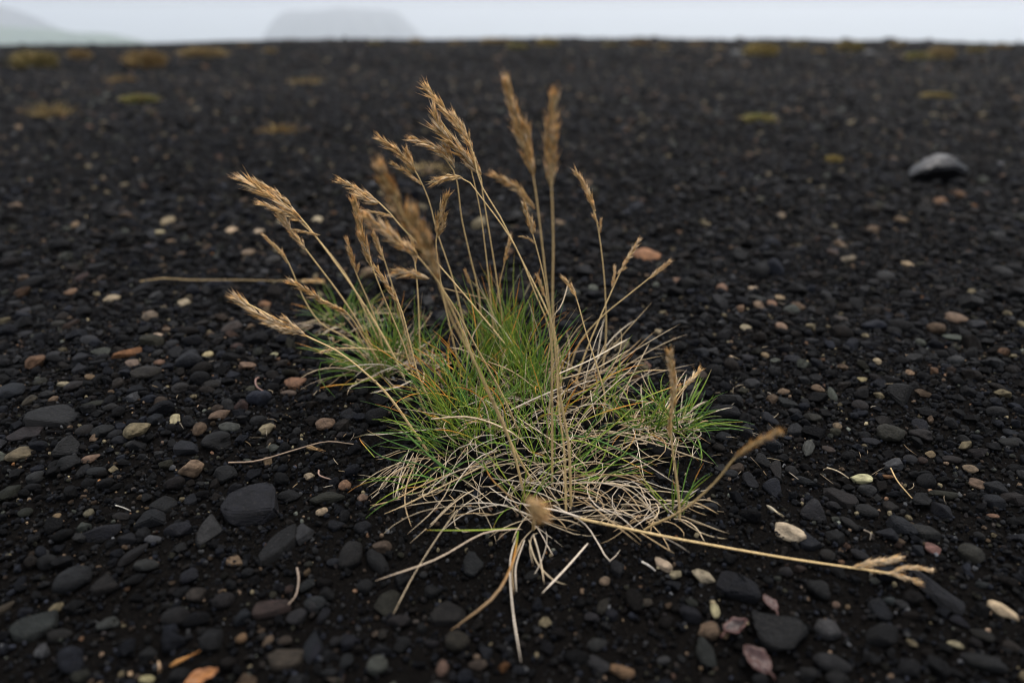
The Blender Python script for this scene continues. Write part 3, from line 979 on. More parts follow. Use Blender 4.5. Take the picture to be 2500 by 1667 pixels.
def scatter(name, pos, rot, scl, idx, tint, coll, label):
    n = len(pos)
    me = bpy.data.meshes.new(name)
    me.vertices.add(n)
    me.vertices.foreach_set('co', pos.astype(np.float32).ravel())
    for nm, arr in (('rot', rot), ('scl', scl)):
        a = me.attributes.new(nm, 'FLOAT_VECTOR', 'POINT')
        a.data.foreach_set('vector', arr.astype(np.float32).ravel())
    a = me.attributes.new('vidx', 'INT', 'POINT')
    a.data.foreach_set('value', idx.astype(np.int32))
    a = me.attributes.new('tint', 'FLOAT_COLOR', 'POINT')
    a.data.foreach_set('color', np.c_[tint, np.ones(n)].astype(np.float32).ravel())
    o = bpy.data.objects.new(name, me)
    COL.objects.link(o)
    ng = bpy.data.node_groups.new(name + '_scatter', 'GeometryNodeTree')
    ng.interface.new_socket('Geometry', in_out='INPUT', socket_type='NodeSocketGeometry')
    ng.interface.new_socket('Geometry', in_out='OUTPUT', socket_type='NodeSocketGeometry')
    gi, go = ng.nodes.new('NodeGroupInput'), ng.nodes.new('NodeGroupOutput')
    ci = ng.nodes.new('GeometryNodeCollectionInfo')
    ci.inputs['Collection'].default_value = coll
    ci.inputs['Separate Children'].default_value = True
    ci.inputs['Reset Children'].default_value = True
    iop = ng.nodes.new('GeometryNodeInstanceOnPoints')
    iop.inputs['Pick Instance'].default_value = True
    def named(nm, typ):
        q = ng.nodes.new('GeometryNodeInputNamedAttribute')
        q.data_type = typ
        q.inputs['Name'].default_value = nm
        return q.outputs['Attribute']
    er = ng.nodes.new('FunctionNodeEulerToRotation')
    ng.links.new(named('rot', 'FLOAT_VECTOR'), er.inputs[0])
    ng.links.new(gi.outputs[0], iop.inputs['Points'])
    ng.links.new(ci.outputs[0], iop.inputs['Instance'])
    ng.links.new(named('vidx', 'INT'), iop.inputs['Instance Index'])
    ng.links.new(er.outputs[0], iop.inputs['Rotation'])
    ng.links.new(named('scl', 'FLOAT_VECTOR'), iop.inputs['Scale'])
    ng.links.new(iop.outputs[0], go.inputs[0])
    md = o.modifiers.new('scatter', 'NODES')
    md.node_group = ng
    tag(o, label, kind='stuff')
    return o


def scatter_stones(name, P, kinds, T, label):
    n = len(P)
    r = P[:, 2]
    e = RNG.uniform(.72, 1.0, n)
    thk = np.array([{'r': .70, 'o': .60, 'a': .68, 's': .36, 'v': .75}[k] for k in kinds])
    ln = np.where(kinds == 'o', 1.38, 1.1)
    scl = np.stack([r * ln, r * e, r * thk], 1)
    rot = np.stack([RNG.normal(0, .22, n), RNG.normal(0, .22, n), RNG.uniform(0, 6.28, n)], 1)
    pos = np.stack([P[:, 0], P[:, 1], gz(P[:, 0], P[:, 1]) + scl[:, 2] * RNG.uniform(.15, .75, n)], 1)
    base = {k: 5 * i for i, k in enumerate('raosv')}
    idx = np.array([base[k] for k in kinds]) + RNG.integers(0, 5, n)
    return scatter(name, pos, rot, scl, idx, T, lib, label)


m = ~single
scatter_stones('gravel', allp[m], kinds_all[m], T_all[m], 'loose dark volcanic gravel covering the ground')

gn = 160000
gxx, gyy = in_view(gn, 0.16, 1.0, 1.0, 0.14)
gr_ = 0.00040 + 0.0012 * RNG.random(gn) ** 2.0
gt, _ = tints(gn)
gt = gt * np.where(RNG.random((gn, 1)) < .20, 4.5, 2.4)
sz = np.stack([gr_, gr_ * RNG.uniform(.7, 1, gn), gr_ * RNG.uniform(.6, .9, gn)], 1)
scatter('grit', np.stack([gxx, gyy, gz(gxx, gyy) + gr_ * .25], 1), RNG.uniform(0, 6.28, (gn, 3)), sz, RNG.integers(0, 8, gn), gt, grit_lib,
        'fine black grit and sand grains between the pebbles')

# the dark rock on the right
g = G(2282, 444)
mpp = depth_of(g) / FPX * .93
import bmesh
bm = bmesh.new()
for (x, y, z) in [(-52, -8, 0), (52, -8, 0), (50, 30, 0), (-45, 30, 0), (-80, -18, 18), (-72, -8, 34), (-44, -40, 48), (-62, -30, 42), (8, -43, 56), (48, -39, 44), (80, -16, 32),
                  (-44, -8, 58), (-18, -24, 70), (14, -26, 76), (-12, 20, 76), (24, 14, 74), (52, 24, 52), (80, 10, 36), (62, -16, 46), (-62, 24, 30), (36, -24, 56)]:
    bm.verts.new((x * mpp, y * mpp * 1.2, z * mpp))
bmesh.ops.convex_hull(bm, input=bm.verts)
bmesh.ops.delete(bm, geom=[v for v in bm.verts if not v.link_faces], context='VERTS')
bmesh.ops.bevel(bm, geom=list(bm.edges), offset=4.5 * mpp, segments=2, affect='EDGES')
bmesh.ops.triangulate(bm, faces=bm.faces)
bmesh.ops.recalc_face_normals(bm, faces=bm.faces)
me = bpy.data.meshes.new('rock')
bm.to_mesh(me)
bm.free()
me.materials.append(stone_mat('rock_stone', 'object'))
for nd in me.materials[0].node_tree.nodes:
    if nd.type == 'TEX_NOISE':
        nd.inputs['Scale'].default_value *= 14
    if nd.type == 'TEX_VORONOI':
        nd.inputs['Scale'].default_value *= 14
    if nd.type == 'BSDF_PRINCIPLED':
        nd.inputs['Specular IOR Level'].default_value = 0.24
        nd.inputs['Roughness'].default_value = 0.42
rk = bpy.data.objects.new('rock', me)
rk.location = g - np.array([0, 0, .004])
rk.color = (.0045, .0045, .0055, 1)
COL.objects.link(rk)
tag(rk, 'lone dark rock with a lighter grey top, right background', 'rock')

# ------------------------------------------------------------------ grass
GREENS = np.array([[.130, .215, .020], [.175, .260, .025], [.095, .190, .024], [.230, .285, .032], [.075, .170, .030]])
STRAWS = np.array([[.50, .36, .19], [.56, .43, .27], [.44, .29, .14], [.60, .50, .36], [.52, .40, .28]])
BLEACHED = np.array([[.62, .52, .40], [.54, .42, .27], [.46, .32, .17], [.58, .45, .29]])
ORANGE = np.array([.60, .27, .045])


def blade_curve(p0, az, el, length, bend, n=8, side=0.0, curl=0.0):
    """a blade that leaves p0 at el and droops by bend over its length"""
    P = [np.array(p0, float)]
    ds = length / (n - 1)
    for i in range(n - 1):
        t = i / (n - 2)
        e = el - bend * t ** 1.3
        a = az + side * t + curl * t * t
        d = np.array([math.cos(e) * math.sin(a), math.cos(e) * math.cos(a), math.sin(e)])
        q = P[-1] + d * ds
        gzz = float(gz(q[0], q[1])) + 0.0012
        if q[2] < gzz:
            q[2] = gzz
        P.append(q)
    return np.array(P)


def blade_tint(n, sides, kind, r):
    t = np.linspace(0, 1, n)[:, None]
    if kind == 'green':
        c = GREENS[r.integers(0, len(GREENS))] * r.uniform(.8, 1.3)
        col = np.repeat(c[None], n, 0)
        base = np.array([.22, .19, .08])
        col = col * np.clip(t / .16, 0, 1) + base * (1 - np.clip(t / .16, 0, 1))
        u = r.random()
        if u < .34:
            k = np.clip((t - r.uniform(.55, .9)) / .12, 0, 1)
            tip = ORANGE * r.uniform(.7, 1.1) if r.random() < .55 else STRAWS[r.integers(0, 5)] * .8
            col = col * (1 - k) + tip * k
    elif kind == 'orange':
        k = np.clip((t - .35) / .4, 0, 1)
        col = (GREENS[3] * 1.3) * (1 - k) + ORANGE * k
    elif kind == 'brown':
        k, k2 = np.clip((t - .08) / .15, 0, 1), np.clip((t - .35) / .3, 0, 1)
        col = (GREENS[0] * (1 - k) + ORANGE * .7 * k) * (1 - k2) + np.array([.34, .22, .11]) * k2
    elif kind == 'dry':
        col = np.repeat(STRAWS[r.integers(0, 5)][None] * r.uniform(.65, 1.1), n, 0)
    else:
        col = np.repeat(BLEACHED[r.integers(0, 4)][None] * r.uniform(.65, 1.15), n, 0)
    return np.repeat(col, sides, 0)


def taper(n, wid, point=.25, base=.75):
    t = np.linspace(0, 1, n)
    return wid * np.clip(base + t * 2, 0, 1) * np.where(t > 1 - point, np.clip((1 - t) / point, .06, 1) ** .7, 1)


class Tuft:
    def __init__(self, name, px, py, label, cat='grass tuft', group=None):
        g = G(px, py)
        self.root = empty(name, g)
        tag(self.root, label, cat, group)
        self.blades = []      # (size, kind, P, width)
        self.r = np.random.default_rng(abs(hash(label)) % 1000 if False else len(label) * 7 + int(px))

    def clump(self, px, py, rad, n, length, kind, el=(55, 88), bend=(10, 70), az=None, width=(.00030, .00050), spread=None, curl=.5):
        """n blades growing out of a patch at (px, py); rad in metres"""
        g = G(px, py)
        r = self.r
        for _ in range(n):
            a = r.uniform(0, 2 * math.pi)
            q = rad * math.sqrt(r.random())
            x, y = g[0] + q * math.sin(a), g[1] + q * math.cos(a)
            if az is None:
                aa = a + r.normal(0, .7)
            else:
                aa = math.radians(az) + r.normal(0, spread if spread is not None else .5)
            L = r.uniform(*length)
            P = blade_curve((x, y, float(gz(x, y)) - .001), aa, math.radians(r.uniform(*el)), L, math.radians(r.uniform(*bend)), 9,
                            r.normal(0, .25), r.normal(0, curl))
            self.blades.append((L, kind, P, r.uniform(*width)))

    def lying(self, px, py, rx, ry, n, length, kind='pale', lift=.018, width=(.00036, .00062)):
        """dead blades in a loose mat"""
        g = G(px, py)
        r = self.r
        for _ in range(n):
            a = r.uniform(0, 6.283)
            q = math.sqrt(r.random())
            x, y = g[0] + rx * q * math.sin(a), g[1] + ry * q * math.cos(a)
            L = r.uniform(*length)
            az = r.uniform(0, 6.283)
            z0 = float(gz(x, y)) + lift * r.random() ** 1.6
            P = blade_curve((x, y, z0), az, math.radians(r.uniform(-5, 30)), L, math.radians(r.uniform(8, 60)), 8, r.normal(0, .3), r.normal(0, .8) if r.random() < .6 else r.normal(0, 2.2))
            self.blades.append((L * .8, kind, P, r.uniform(*width)))

    def drawn(self, pts, kind, width):
        """a blade followed point by point: (px, py, height above ground)"""
        P = spline([G(a * K, b * K, h) for a, b, h in pts], 12)
        self.blades.append((9.0, kind, P, width * .62))

    def build(self, cap=300):
        done = {}
        rest = MB()
        nrest = 0
        for (L, kind, P, wd) in sorted(self.blades, key=lambda b: -b[0]):
            fam = 'leaf_blade' if kind in ('green', 'orange', 'brown') else 'dry_blade'
            n = len(P)
            V, F = tube(P, taper(n, wd, .45 if kind == 'green' else .2), 3, .8, self.r.uniform(0, 6))
            C = blade_tint(n, 3, kind, self.r)
            if done.get(fam, 0) < cap:
                done[fam] = done.get(fam, 0) + 1
                b = MB()
                b.add(V, F, C)
                b.obj(fam, M_GREEN if fam == 'leaf_blade' else M_DRY, self.root)
            else:
                rest.add(V, F, C)
                nrest += 1
        if nrest:
            o = rest.obj('thatch', M_DRY, self.root)
            o['kind'] = 'stuff'


def lemma(p, d, L, R, r, col, sides=5):
    """one pointed chaff scale"""
    t = np.array([0, .12, .34, .60, .82, 1.0, 1.35 + .3 * r.random()])
    rad = np.array([.25, .72, 1.0, .74, .34, .10, .035]) * R
    P = p[None] + d[None] * (t * L)[:, None]
    V, F = tube(P, rad, sides, .62, r.uniform(0, 6))
    c = np.repeat(col[None] * np.linspace(.66, 1.18, 7)[:, None], sides, 0)
    return V, F, c


HEADCOL = np.array([[.66, .42, .17], [.72, .48, .21], [.58, .34, .12], [.76, .56, .30], [.68, .45, .19]])


def seed_cluster(b, P, width, r, tone=1.0, pale=0.25, loose=1.0):
    """spikelets packed along the axis P, most of them pointing on towards the tip"""
    s = np.r_[0, np.cumsum(np.linalg.norm(np.diff(P, axis=0), axis=1))]
    Ltot = s[-1]
    ls = min(max(width * 1.35, Ltot * .13), Ltot * .5)
    R = ls * .088
    n = int(np.clip(Ltot / (ls * .088), 8, 80))
    V, F = tube(P, np.linspace(width * .07, width * .035, len(P)), 4)
    b.add(V, F, np.repeat(HEADCOL[1][None] * tone, len(V), 0))
    for i in range(n):
        u = (i + r.uniform(-.3, .3)) / n
        u = min(max(u, 0.0), .93)
        env = (min(1, .45 + u * 2.4)) * (1 - .55 * u ** 2.2)
        p = np.array([np.interp(u * Ltot, s, P[:, k]) for k in range(3)])
        p2 = np.array([np.interp(min(u * Ltot + ls, Ltot * 1.02), s, P[:, k]) for k in range(3)])
        T = p2 - p
        if np.linalg.norm(T) < 1e-6:
            T = P[-1] - P[-2]
        T /= np.linalg.norm(T)
        q = r.normal(size=3)
        q -= T * (q @ T)
        q /= np.linalg.norm(q)
        ang = math.radians(r.uniform(7, 22)) * loose
        d = T * math.cos(ang) + q * math.sin(ang)
        base = p + q * width * .26 * env * r.uniform(.2, 1)
        col = HEADCOL[r.integers(0, 5)] * tone * r.uniform(.8, 1.2)
        if r.random() < pale:
            col = col * .35 + np.array([.72, .58, .40]) * .65
        l = ls * r.uniform(.8, 1.12) * (.75 + .25 * env)
        for k in range(3):
            e = r.normal(0, .085, 3)
            dd = d + e
            dd /= np.linalg.norm(dd)
            off = (k * .16) * l
            v, f, c = lemma(base + d * off, dd, l * (1 - .2 * k), R * r.uniform(.85, 1.15), r, col * r.uniform(.85, 1.15))
            b.add(v, f, c)


STEM_N = 0


def flower_stem(tuft, pts, tip_depth, clusters, width=.00075, base_up=0.0, tone=1.0, pale=.25, lie=None, bend=1.0, stemtone=1.0):
    """a flowering stem: pts from root to the tip of its axis (picture places); it leaves the ground and
    leans to the distance tip_depth; clusters: (points, width in px, depth offset)"""
    global STEM_N
    STEM_N += 1
    r = np.random.default_rng(500 + STEM_N)
    pts = [(a * K, b * K) for a, b in pts]
    if lie is None:
        g = G(*pts[0], base_up)
        d0 = depth_of(g)
        L = np.r_[0, np.cumsum([math.hypot(pts[i + 1][0] - pts[i][0], pts[i + 1][1] - pts[i][1]) for i in range(len(pts) - 1)])]
        P = [g] + [A(a, b, d0 + (tip_depth - d0) * (l / L[-1]) ** bend) for (a, b), l in zip(pts[1:], L[1:])]
        Pd = [d0 + (tip_depth - d0) * (l / L[-1]) ** bend for l in L]
    else:
        P = [G(a, b, h) for (a, b), h in zip(pts, lie)]
    C = spline(P, 22)
    b = MB()
    n = len(C)
    R = width * np.linspace(1.05, .55, n)
    V, F = tube(C, R, 5)
    base = np.array([.60, .42, .19]) * r.uniform(.85, 1.1) * stemtone
    tint = np.repeat(base[None] * np.linspace(.8, 1.05, n)[:, None], 5, 0)
    b.add(V, F, tint)
    # a sheath and its node low on the stem
    i = int(n * (r.uniform(.22, .4) if lie is None else .12))
    V, F = tube(C[:i + 1], width * np.linspace(1.25, 1.08, i + 1), 5)
    b.add(V, F, np.repeat(base[None] * .86, len(V), 0))
    # the joint where the sheath ends
    q = np.array([C[i] * (1 - f) + C[i + 1] * f for f in (-.10, 0, .10, .2)])
    V, F = tube(q, width * np.array([1.0, 1.45, 1.4, .9]), 6)
    b.add(V, F, np.repeat(base[None] * .45, len(V), 0))
    st = b.obj('flower_stem', M_STRAW, tuft.root)
    for cl in clusters:
        cp, wpx = cl[0], cl[1]
        off = cl[2] if len(cl) > 2 else 0.0
        cb = MB()
        if lie is None:
            Q = []
            for k, (a, c) in enumerate(cp):
                a, c = a * K, c * K
                # distance of the stem at the place nearest to this point
                dd = [(math.hypot(a - x, c - y), z) for (x, y), z in zip([to_px(q) for q in C], [depth_of(q) for q in C])]
                z = min(dd)[1]
                Q.append(A(a, c, z + off * H * (k / max(1, len(cp) - 1))))
        else:
            hh = cl[3]
            Q = [G(a * K, c * K, h) for (a, c), h in zip(cp, hh)]
        Q = np.array(Q)
        wm = wpx * .84 * K * depth_of(Q[0]) / FPX
        if len(cl) > 4 or (len(cl) == 3 and isinstance(cl[2], str)):
            pass
        seed_cluster(cb, spline(Q, 12), wm, r, tone, pale)
        V, F = tube(spline(Q, 8), wm * .05, 4)
        o = cb.obj('seed_cluster', M_HUSK, tuft.root)
        o.parent = st
    # stem sits at the tuft's place already, so its clusters share that origin
    return st


main = Tuft('grass_tuft', 1290, 1080, 'large central green and straw grass tuft with many tall seed heads')
left = Tuft('grass_tuft', 950, 915, 'smaller green grass tuft behind the left side of the big one')
right = Tuft('grass_tuft', 1600, 1045, 'small low spiky green grass tuft right of the big one')
tiny = Tuft('grass_sprout', 1650, 1262, 'tiny grass sprout with one thin stem on bare sand, right front')

# green growth of the main tuft
main.clump(1225, 895, .017, 100, (.045, .088), 'green', (58, 88), (5, 40), az=-30, spread=1.3)
main.clump(1300, 975, .014, 84, (.040, .080), 'green', (50, 88), (5, 40), az=-25, spread=1.3)
main.clump(1120, 970, .016, 36, (.045, .080), 'green', (50, 85), (5, 45))
main.clump(1140, 1050, .020, 66, (.045, .085), 'green', (35, 80), (10, 50), az=-30, spread=1.1)
main.clump(1110, 1100, .016, 28, (.040, .075), 'green', (25, 65), (10, 55), az=-70, spread=.7)
main.clump(1250, 1095, .022, 48, (.035, .075), 'green', (35, 82), (10, 50), az=-30, spread=1.3)
main.clump(1360, 1130, .014, 24, (.035, .070), 'green', (35, 80), (10, 60))
main.clump(1450, 1030, .014, 13, (.035, .070), 'green', (30, 75), (10, 50), az=55, spread=.9)
main.clump(1400, 1180, .012, 12, (.035, .060), 'green', (15, 45), (0, 40), az=75, spread=.4)
main.clump(1275, 1225, .008, 14, (.025, .045), 'green', (30, 85), (5, 60))
main.clump(1060, 1180, .012, 12, (.030, .055), 'green', (15, 55), (10, 60), az=-60, spread=1.2)
main.clump(1250, 1000, .050, 46, (.035, .080), 'orange', (40, 85), (10, 55))
# dry growth
main.clump(1300, 1000, .050, 34, (.035, .085), 'dry', (35, 85), (5, 50), curl=.5)
main.clump(1450, 960, .026, 16, (.045, .090), 'dry', (10, 45), (0, 25), az=62, spread=.6, curl=.2)
main.lying(1280, 1100, .060, .066, 115, (.025, .062), 'pale', .014, (.00022, .00038))
main.lying(1430, 1140, .046, .042, 36, (.025, .060), 'pale', .008, (.00022, .00038))
main.lying(1340, 960, .056, .038, 58, (.022, .055), 'dry', .014, (.00022, .00038))
main.lying(1190, 1180, .040, .024, 30, (.022, .055), 'pale', .008, (.00022, .00038))
main.clump(1040, 1110, .012, 26, (.030, .052), 'pale', (0, 40), (40, 100), az=-150, spread=.35, width=(.00024, .0004))
main.clump(1300, 1275, .009, 12, (.022, .046), 'pale', (0, 40), (10, 60), az=180, spread=.9, width=(.00024, .0004))
main.clump(1480, 1230, .020, 14, (.020, .046), 'pale', (0, 25), (0, 40), az=105, spread=.7, width=(.00022, .00036))
main.lying(1560, 1250, .026, .016, 24, (.018, .042), 'pale', .004, (.00026, .0004))
for pts, kd, wd in [
    ([(1195,1215,.004),(1110,1225,.010),(1000,1285,.010),(862,1333,.003)], 'dry', .0009),
    ([(1190,1213,.003),(1090,1218,.012),(975,1217,.018)], 'green', .0009),
    ([(1190,1220,.004),(1178,1290,.012),(1135,1370,.014),(1035,1447,.004)], 'brown', .0014),
    ([(1190,1222,.004),(1172,1290,.006),(1178,1400,.003),(1197,1520,.002)], 'pale', .0008),
    ([(1050,1170,.012),(1000,1240,.012),(950,1320,.005),(902,1412,.002)], 'pale', .0008),
    ([(1350,1248,.004),(1300,1305,.004),(1245,1362,.002)], 'pale', .0010),
    ([(1270,1160,.010),(1340,1200,.006),(1375,1250,.003),(1400,1288,.002),(1425,1262,.002)], 'pale', .0009),
    ([(1390,990,.012),(1480,1012,.010),(1560,1038,.005),(1640,1065,.002)], 'dry', .0010),
    ([(1400,990,.012),(1470,1000,.010),(1550,1022,.004),(1610,1030,.002)], 'pale', .0008),
    ([(990,962,.030),(1080,958,.034),(1160,985,.030),(1210,1020,.020)], 'pale', .0011),
    ([(1165,945,.022),(1230,915,.030),(1300,885,.036)], 'pale', .0010),
    ([(1240,1000,.012),(1350,1005,.016),(1450,1045,.012),(1510,1070,.006)], 'green', .0011),
    ([(1250,1010,.012),(1340,1015,.016),(1440,1060,.012),(1500,1090,.005)], 'green', .0009),
    ([(1040,1095,.008),(960,1065,.012),(880,1050,.014),(828,1008,.014)], 'green', .0008),
    ([(1060,1100,.006),(980,1040,.018),(920,980,.026),(890,925,.034)], 'green', .0009),
    ([(1080,1110,.006),(1000,1060,.018),(940,1000,.022),(888,978,.024)], 'green', .0008),
    ([(1100,1065,.010),(990,1105,.010),(900,1150,.006),(850,1160,.003)], 'dry', .0007),
    ([(1130,1060,.012),(1030,1110,.012),(930,1160,.006),(882,1180,.003)], 'dry', .0009),
    ([(1280,860,.030),(1360,825,.034),(1448,775,.040)], 'dry', .0010),
    ([(1290,870,.030),(1370,845,.034),(1450,800,.036)], 'pale', .0008),
    ([(1500,965,.018),(1380,1010,.016),(1300,1060,.010)], 'green', .0009),
    ([(1460,930,.024),(1400,985,.016),(1320,1050,.010)], 'green', .0009),
    ([(1290,1100,.008),(1400,1090,.010),(1510,1120,.006)], 'dry', .0008),
    ([(1280,1110,.008),(1400,1110,.010),(1515,1128,.004)], 'pale', .0008),
    ([(1120,830,.040),(1180,855,.036),(1240,900,.024)], 'pale', .0008),
    ([(1010,660,.060),(1060,672,.058),(1130,690,.050)], 'pale', .0008),
    ([(1265,790,.040),(1262,740,.055),(1290,700,.064),(1308,640,.070)], 'pale', .0007),
    ([(860,1050,.004),(830,1015,.008),(826,1005,.009)], 'orange', .0007),
    ([(940,1030,.010),(920,1090,.006),(912,1140,.002)], 'pale', .0007),
    ([(960,1050,.010),(935,1110,.008),(930,1160,.004),(945,1210,.001)], 'pale', .0008),
    ([(950,1040,.010),(920,1100,.006),(905,1150,.003)], 'pale', .0007),
    ([(1215,1240,.003),(1232,1290,.003),(1268,1330,.001),(1300,1342,.001)], 'pale', .0008),
    ([(1225,1230,.003),(1240,1280,.004),(1250,1340,.001)], 'pale', .0008),
    ([(1205,1240,.003),(1185,1300,.003),(1186,1360,.001)], 'pale', .0008),
    ([(1200,1240,.003),(1178,1300,.003),(1180,1365,.001)], 'pale', .0008),
    ([(1110,1060,.014),(1130,1100,.016),(1180,1150,.010),(1205,1195,.004)], 'brown', .0010),
    ([(1205,1160,.010),(1290,1175,.010),(1380,1205,.004)], 'pale', .0010),
]:
    main.drawn(pts, kd, wd)

left.clump(945, 915, .010, 74, (.035, .075), 'green', (35, 85), (5, 55), az=-25, spread=1.0)
left.clump(1010, 880, .010, 36, (.03, .065), 'green', (50, 88), (5, 40))
left.clump(840, 790, .012, 34, (.03, .055), 'green', (45, 85), (5, 50))
left.clump(930, 910, .010, 26, (.04, .070), 'green', (8, 40), (5, 40), az=-85, spread=.5)
left.clump(940, 900, .018, 34, (.03, .060), 'dry', (20, 75), (20, 70))
left.lying(985, 905, .032, .018, 60, (.02, .045), 'pale', .010)
left.lying(850, 800, .030, .030, 45, (.02, .040), 'dry', .008)
left.drawn([(880,862,.004),(820,880,.008),(770,885,.006),(728,892,.001)], 'orange', .0009)
left.drawn([(870,850,.006),(790,838,.018),(740,830,.022),(735,870,.008),(770,912,.002)], 'green', .0008)
left.drawn([(955,870,.004),(910,890,.004),(850,903,.002)], 'pale', .0009)

right.clump(1570, 1050, .011, 55, (.022, .048), 'green', (15, 80), (10, 60), width=(.00036, .0006))
right.clump(1660, 1040, .012, 60, (.022, .050), 'green', (10, 70), (10, 60), width=(.00036, .0006))
right.clump(1620, 1045, .016, 34, (.020, .045), 'dry', (5, 60), (10, 70))
right.lying(1600, 1060, .030, .014, 35, (.018, .035), 'pale', .004)
right.drawn([(1460,925,.024),(1500,905,.03),(1570,880,.034)], 'orange', .0007)
right.drawn([(1560,1005,.003),(1552,1040,.002),(1545,1090,.001)], 'pale', .0006)

tiny.clump(1655, 1258, .004, 10, (.018, .042), 'green', (25, 80), (5, 40), az=20, spread=1.0)
tiny.clump(1625, 1250, .010, 12, (.014, .035), 'pale', (5, 50), (20, 90))
tiny.drawn([(1590,1165,.003),(1600,1155,.01),(1650,1180,.002)], 'pale', .0007)
tiny.drawn([(1570,1185,.003),(1600,1200,.003),(1632,1210,.001)], 'pale', .0007)
tiny.drawn([(1535,1100,.005),(1545,1050,.02),(1558,1000,.035)], 'green', .0007)

FD = 0.45
S = flower_stem
# far left heads
S(left, [(930,872),(895,800),(830,690),(760,590),(690,500),(640,460),(553,408)], FD*1.03,
  [([(690,500),(640,465),(553,409)], 26), ([(700,512),(655,490),(600,468)], 17, -.02), ([(668,470),(630,440),(585,415)], 14, .02), ([(735,540),(700,533),(668,528)], 8)])
S(left, [(862,852),(800,780),(740,745),(700,690),(655,590),(606,541)], FD*1.1, [([(655,592),(630,565),(606,541)], 10), ([(660,605),(648,580)], 10)], .0006)
S(left, [(885,856),(845,780),(790,690),(700,570),(660,520),(632,488)], FD*1.05, [([(705,575),(672,535),(640,498)], 16), ([(668,530),(655,505),(648,492)], 14)], pale=.6)
S(left, [(905,850),(850,740),(800,640),(735,555),(690,510)], FD*1.15, [], .0006)
S(left, [(893,862),(850,800),(800,722),(740,690),(670,647)], FD*.98, [([(740,692),(705,668),(668,647)], 18), ([(800,724),(770,705),(738,692)], 14)], pale=.4)
S(left, [(890,858),(870,760),(845,690),(815,620),(795,548)], FD*1.05, [([(815,620),(806,585),(795,550)], 13), ([(820,628),(823,610)], 8)], .0006)
S(left, [(950,858),(930,760),(905,670),(880,590),(856,535)], FD*1.08, [([(880,592),(868,562),(857,538)], 13), ([(884,600),(872,590)], 6)], .0006)
S(left, [(966,862),(962,720),(957,640),(950,580),(944,545)], FD*1.1, [([(955,605),(950,575),(944,545)], 12)], .0006)
S(main, [(985,1040),(950,990),(905,925),(860,875),(780,810),(700,770),(640,735),(540,683)], FD*.86,
  [([(690,762),(610,730),(540,684)], 24), ([(705,772),(680,755),(655,735)], 20, -.02), ([(690,765),(650,757),(610,742)], 14)], .0007, pale=.65, stemtone=1.1)
S(main, [(960,832),(900,810),(830,800),(780,800),(738,806)], FD*1.02, [([(790,800),(762,802),(738,808)], 8)], .0006, pale=.9)
# middle group
S(main, [(1230,905),(1190,830),(1090,705),(1000,600),(930,530),(870,465),(782,416)], FD*1.0,
  [([(872,466),(830,440),(782,417)], 19), ([(868,468),(845,462),(822,448)], 20, -.01), ([(905,498),(860,488),(820,483)], 9)], .0006, pale=.45)
S(main, [(1090,850),(1060,720),(1040,640),(1003,530),(985,460),(955,395),(920,350),(872,318)], FD*1.03,
  [([(955,395),(915,352),(872,319)], 20), ([(950,385),(940,365),(932,345)], 15), ([(968,425),(940,400),(903,377)], 13)], .0006)
S(main, [(1060,862),(1040,780),(1018,680),(1005,600),(1003,540),(1028,450)], FD*1.0,
  [([(1002,535),(1010,490),(1028,450)], 21), ([(1004,545),(1018,520),(1022,495)], 13)], .0007, tone=.85)
S(main, [(1290,905),(1275,770),(1250,700),(1200,600),(1150,500),(1103,420),(1080,330),(1030,262),(975,200)], FD*1.02,
  [([(1080,335),(1035,268),(975,201)], 23), ([(1085,345),(1066,300),(1040,262)], 17), ([(1095,375),(1080,340),(1070,310)], 8)], .0006)
S(main, [(1165,830),(1142,650),(1128,560),(1108,440),(1100,395),(1050,330),(993,250)], FD*.99,
  [([(1100,400),(1055,345),(1005,296)], 32), ([(1035,335),(1008,290),(993,250)], 21), ([(1105,402),(1085,372),(1065,352)], 22)], .0006, pale=.35)
S(main, [(1112,830),(1100,680),(1080,590),(1060,500),(1045,400),(1000,345),(950,320)], FD*1.0,
  [([(1040,375),(1000,340),(948,320)], 21), ([(1044,385),(1035,360),(1020,340)], 20)], .0007, pale=.5)
S(main, [(1275,890),(1262,760),(1232,680),(1180,560),(1110,460),(1062,408),(995,420)], FD*1.0, [([(1062,408),(1030,408),(995,420)], 18)], .0006, pale=.4)
S(main, [(1140,840),(1128,700),(1118,600),(1102,480),(1080,380)], FD*1.06, [], .0006)
S(main, [(1290,880),(1262,720),(1250,640),(1230,560),(1218,520),(1205,470)], FD*1.05,
  [([(1224,540),(1215,505),(1204,470)], 16), ([(1228,535),(1226,515)], 10), ([(1232,562),(1215,548),(1195,543)], 7)], .0006, tone=.85)
S(main, [(1385,845),(1392,760),(1388,640),(1372,515),(1350,450),(1322,392)], FD*1.1,
  [([(1368,485),(1348,438),(1322,393)], 16), ([(1374,515),(1364,495)], 13), ([(1378,535),(1381,505)], 7)], .0006)
S(main, [(1320,885),(1345,810),(1372,745),(1400,680),(1430,615),(1468,552)], FD*1.1,
  [([(1428,615),(1448,585),(1468,553)], 13), ([(1405,660),(1412,630),(1412,612)], 8), ([(1418,630),(1425,622),(1434,615)], 8)], .0006, pale=.5)
S(main, [(1305,860),(1330,790),(1380,730),(1440,680),(1490,640),(1535,602)], FD*1.1, [([(1492,640),(1515,620),(1536,602)], 12)], .0006, pale=.4)
S(main, [(1130,830),(1140,700),(1150,640),(1160,600),(1172,545)], FD*1.1, [([(1158,605),(1165,575),(1173,545)], 11)], .0005)
S(main, [(1105,800),(1092,700),(1080,650),(1068,622)], FD*1.15, [([(1082,655),(1075,640),(1068,622)], 8)], .0005)
S(main, [(1295,850),(1275,770),(1255,690),(1235,632)], FD*1.12, [([(1252,682),(1243,658),(1234,632)], 9)], .0005)
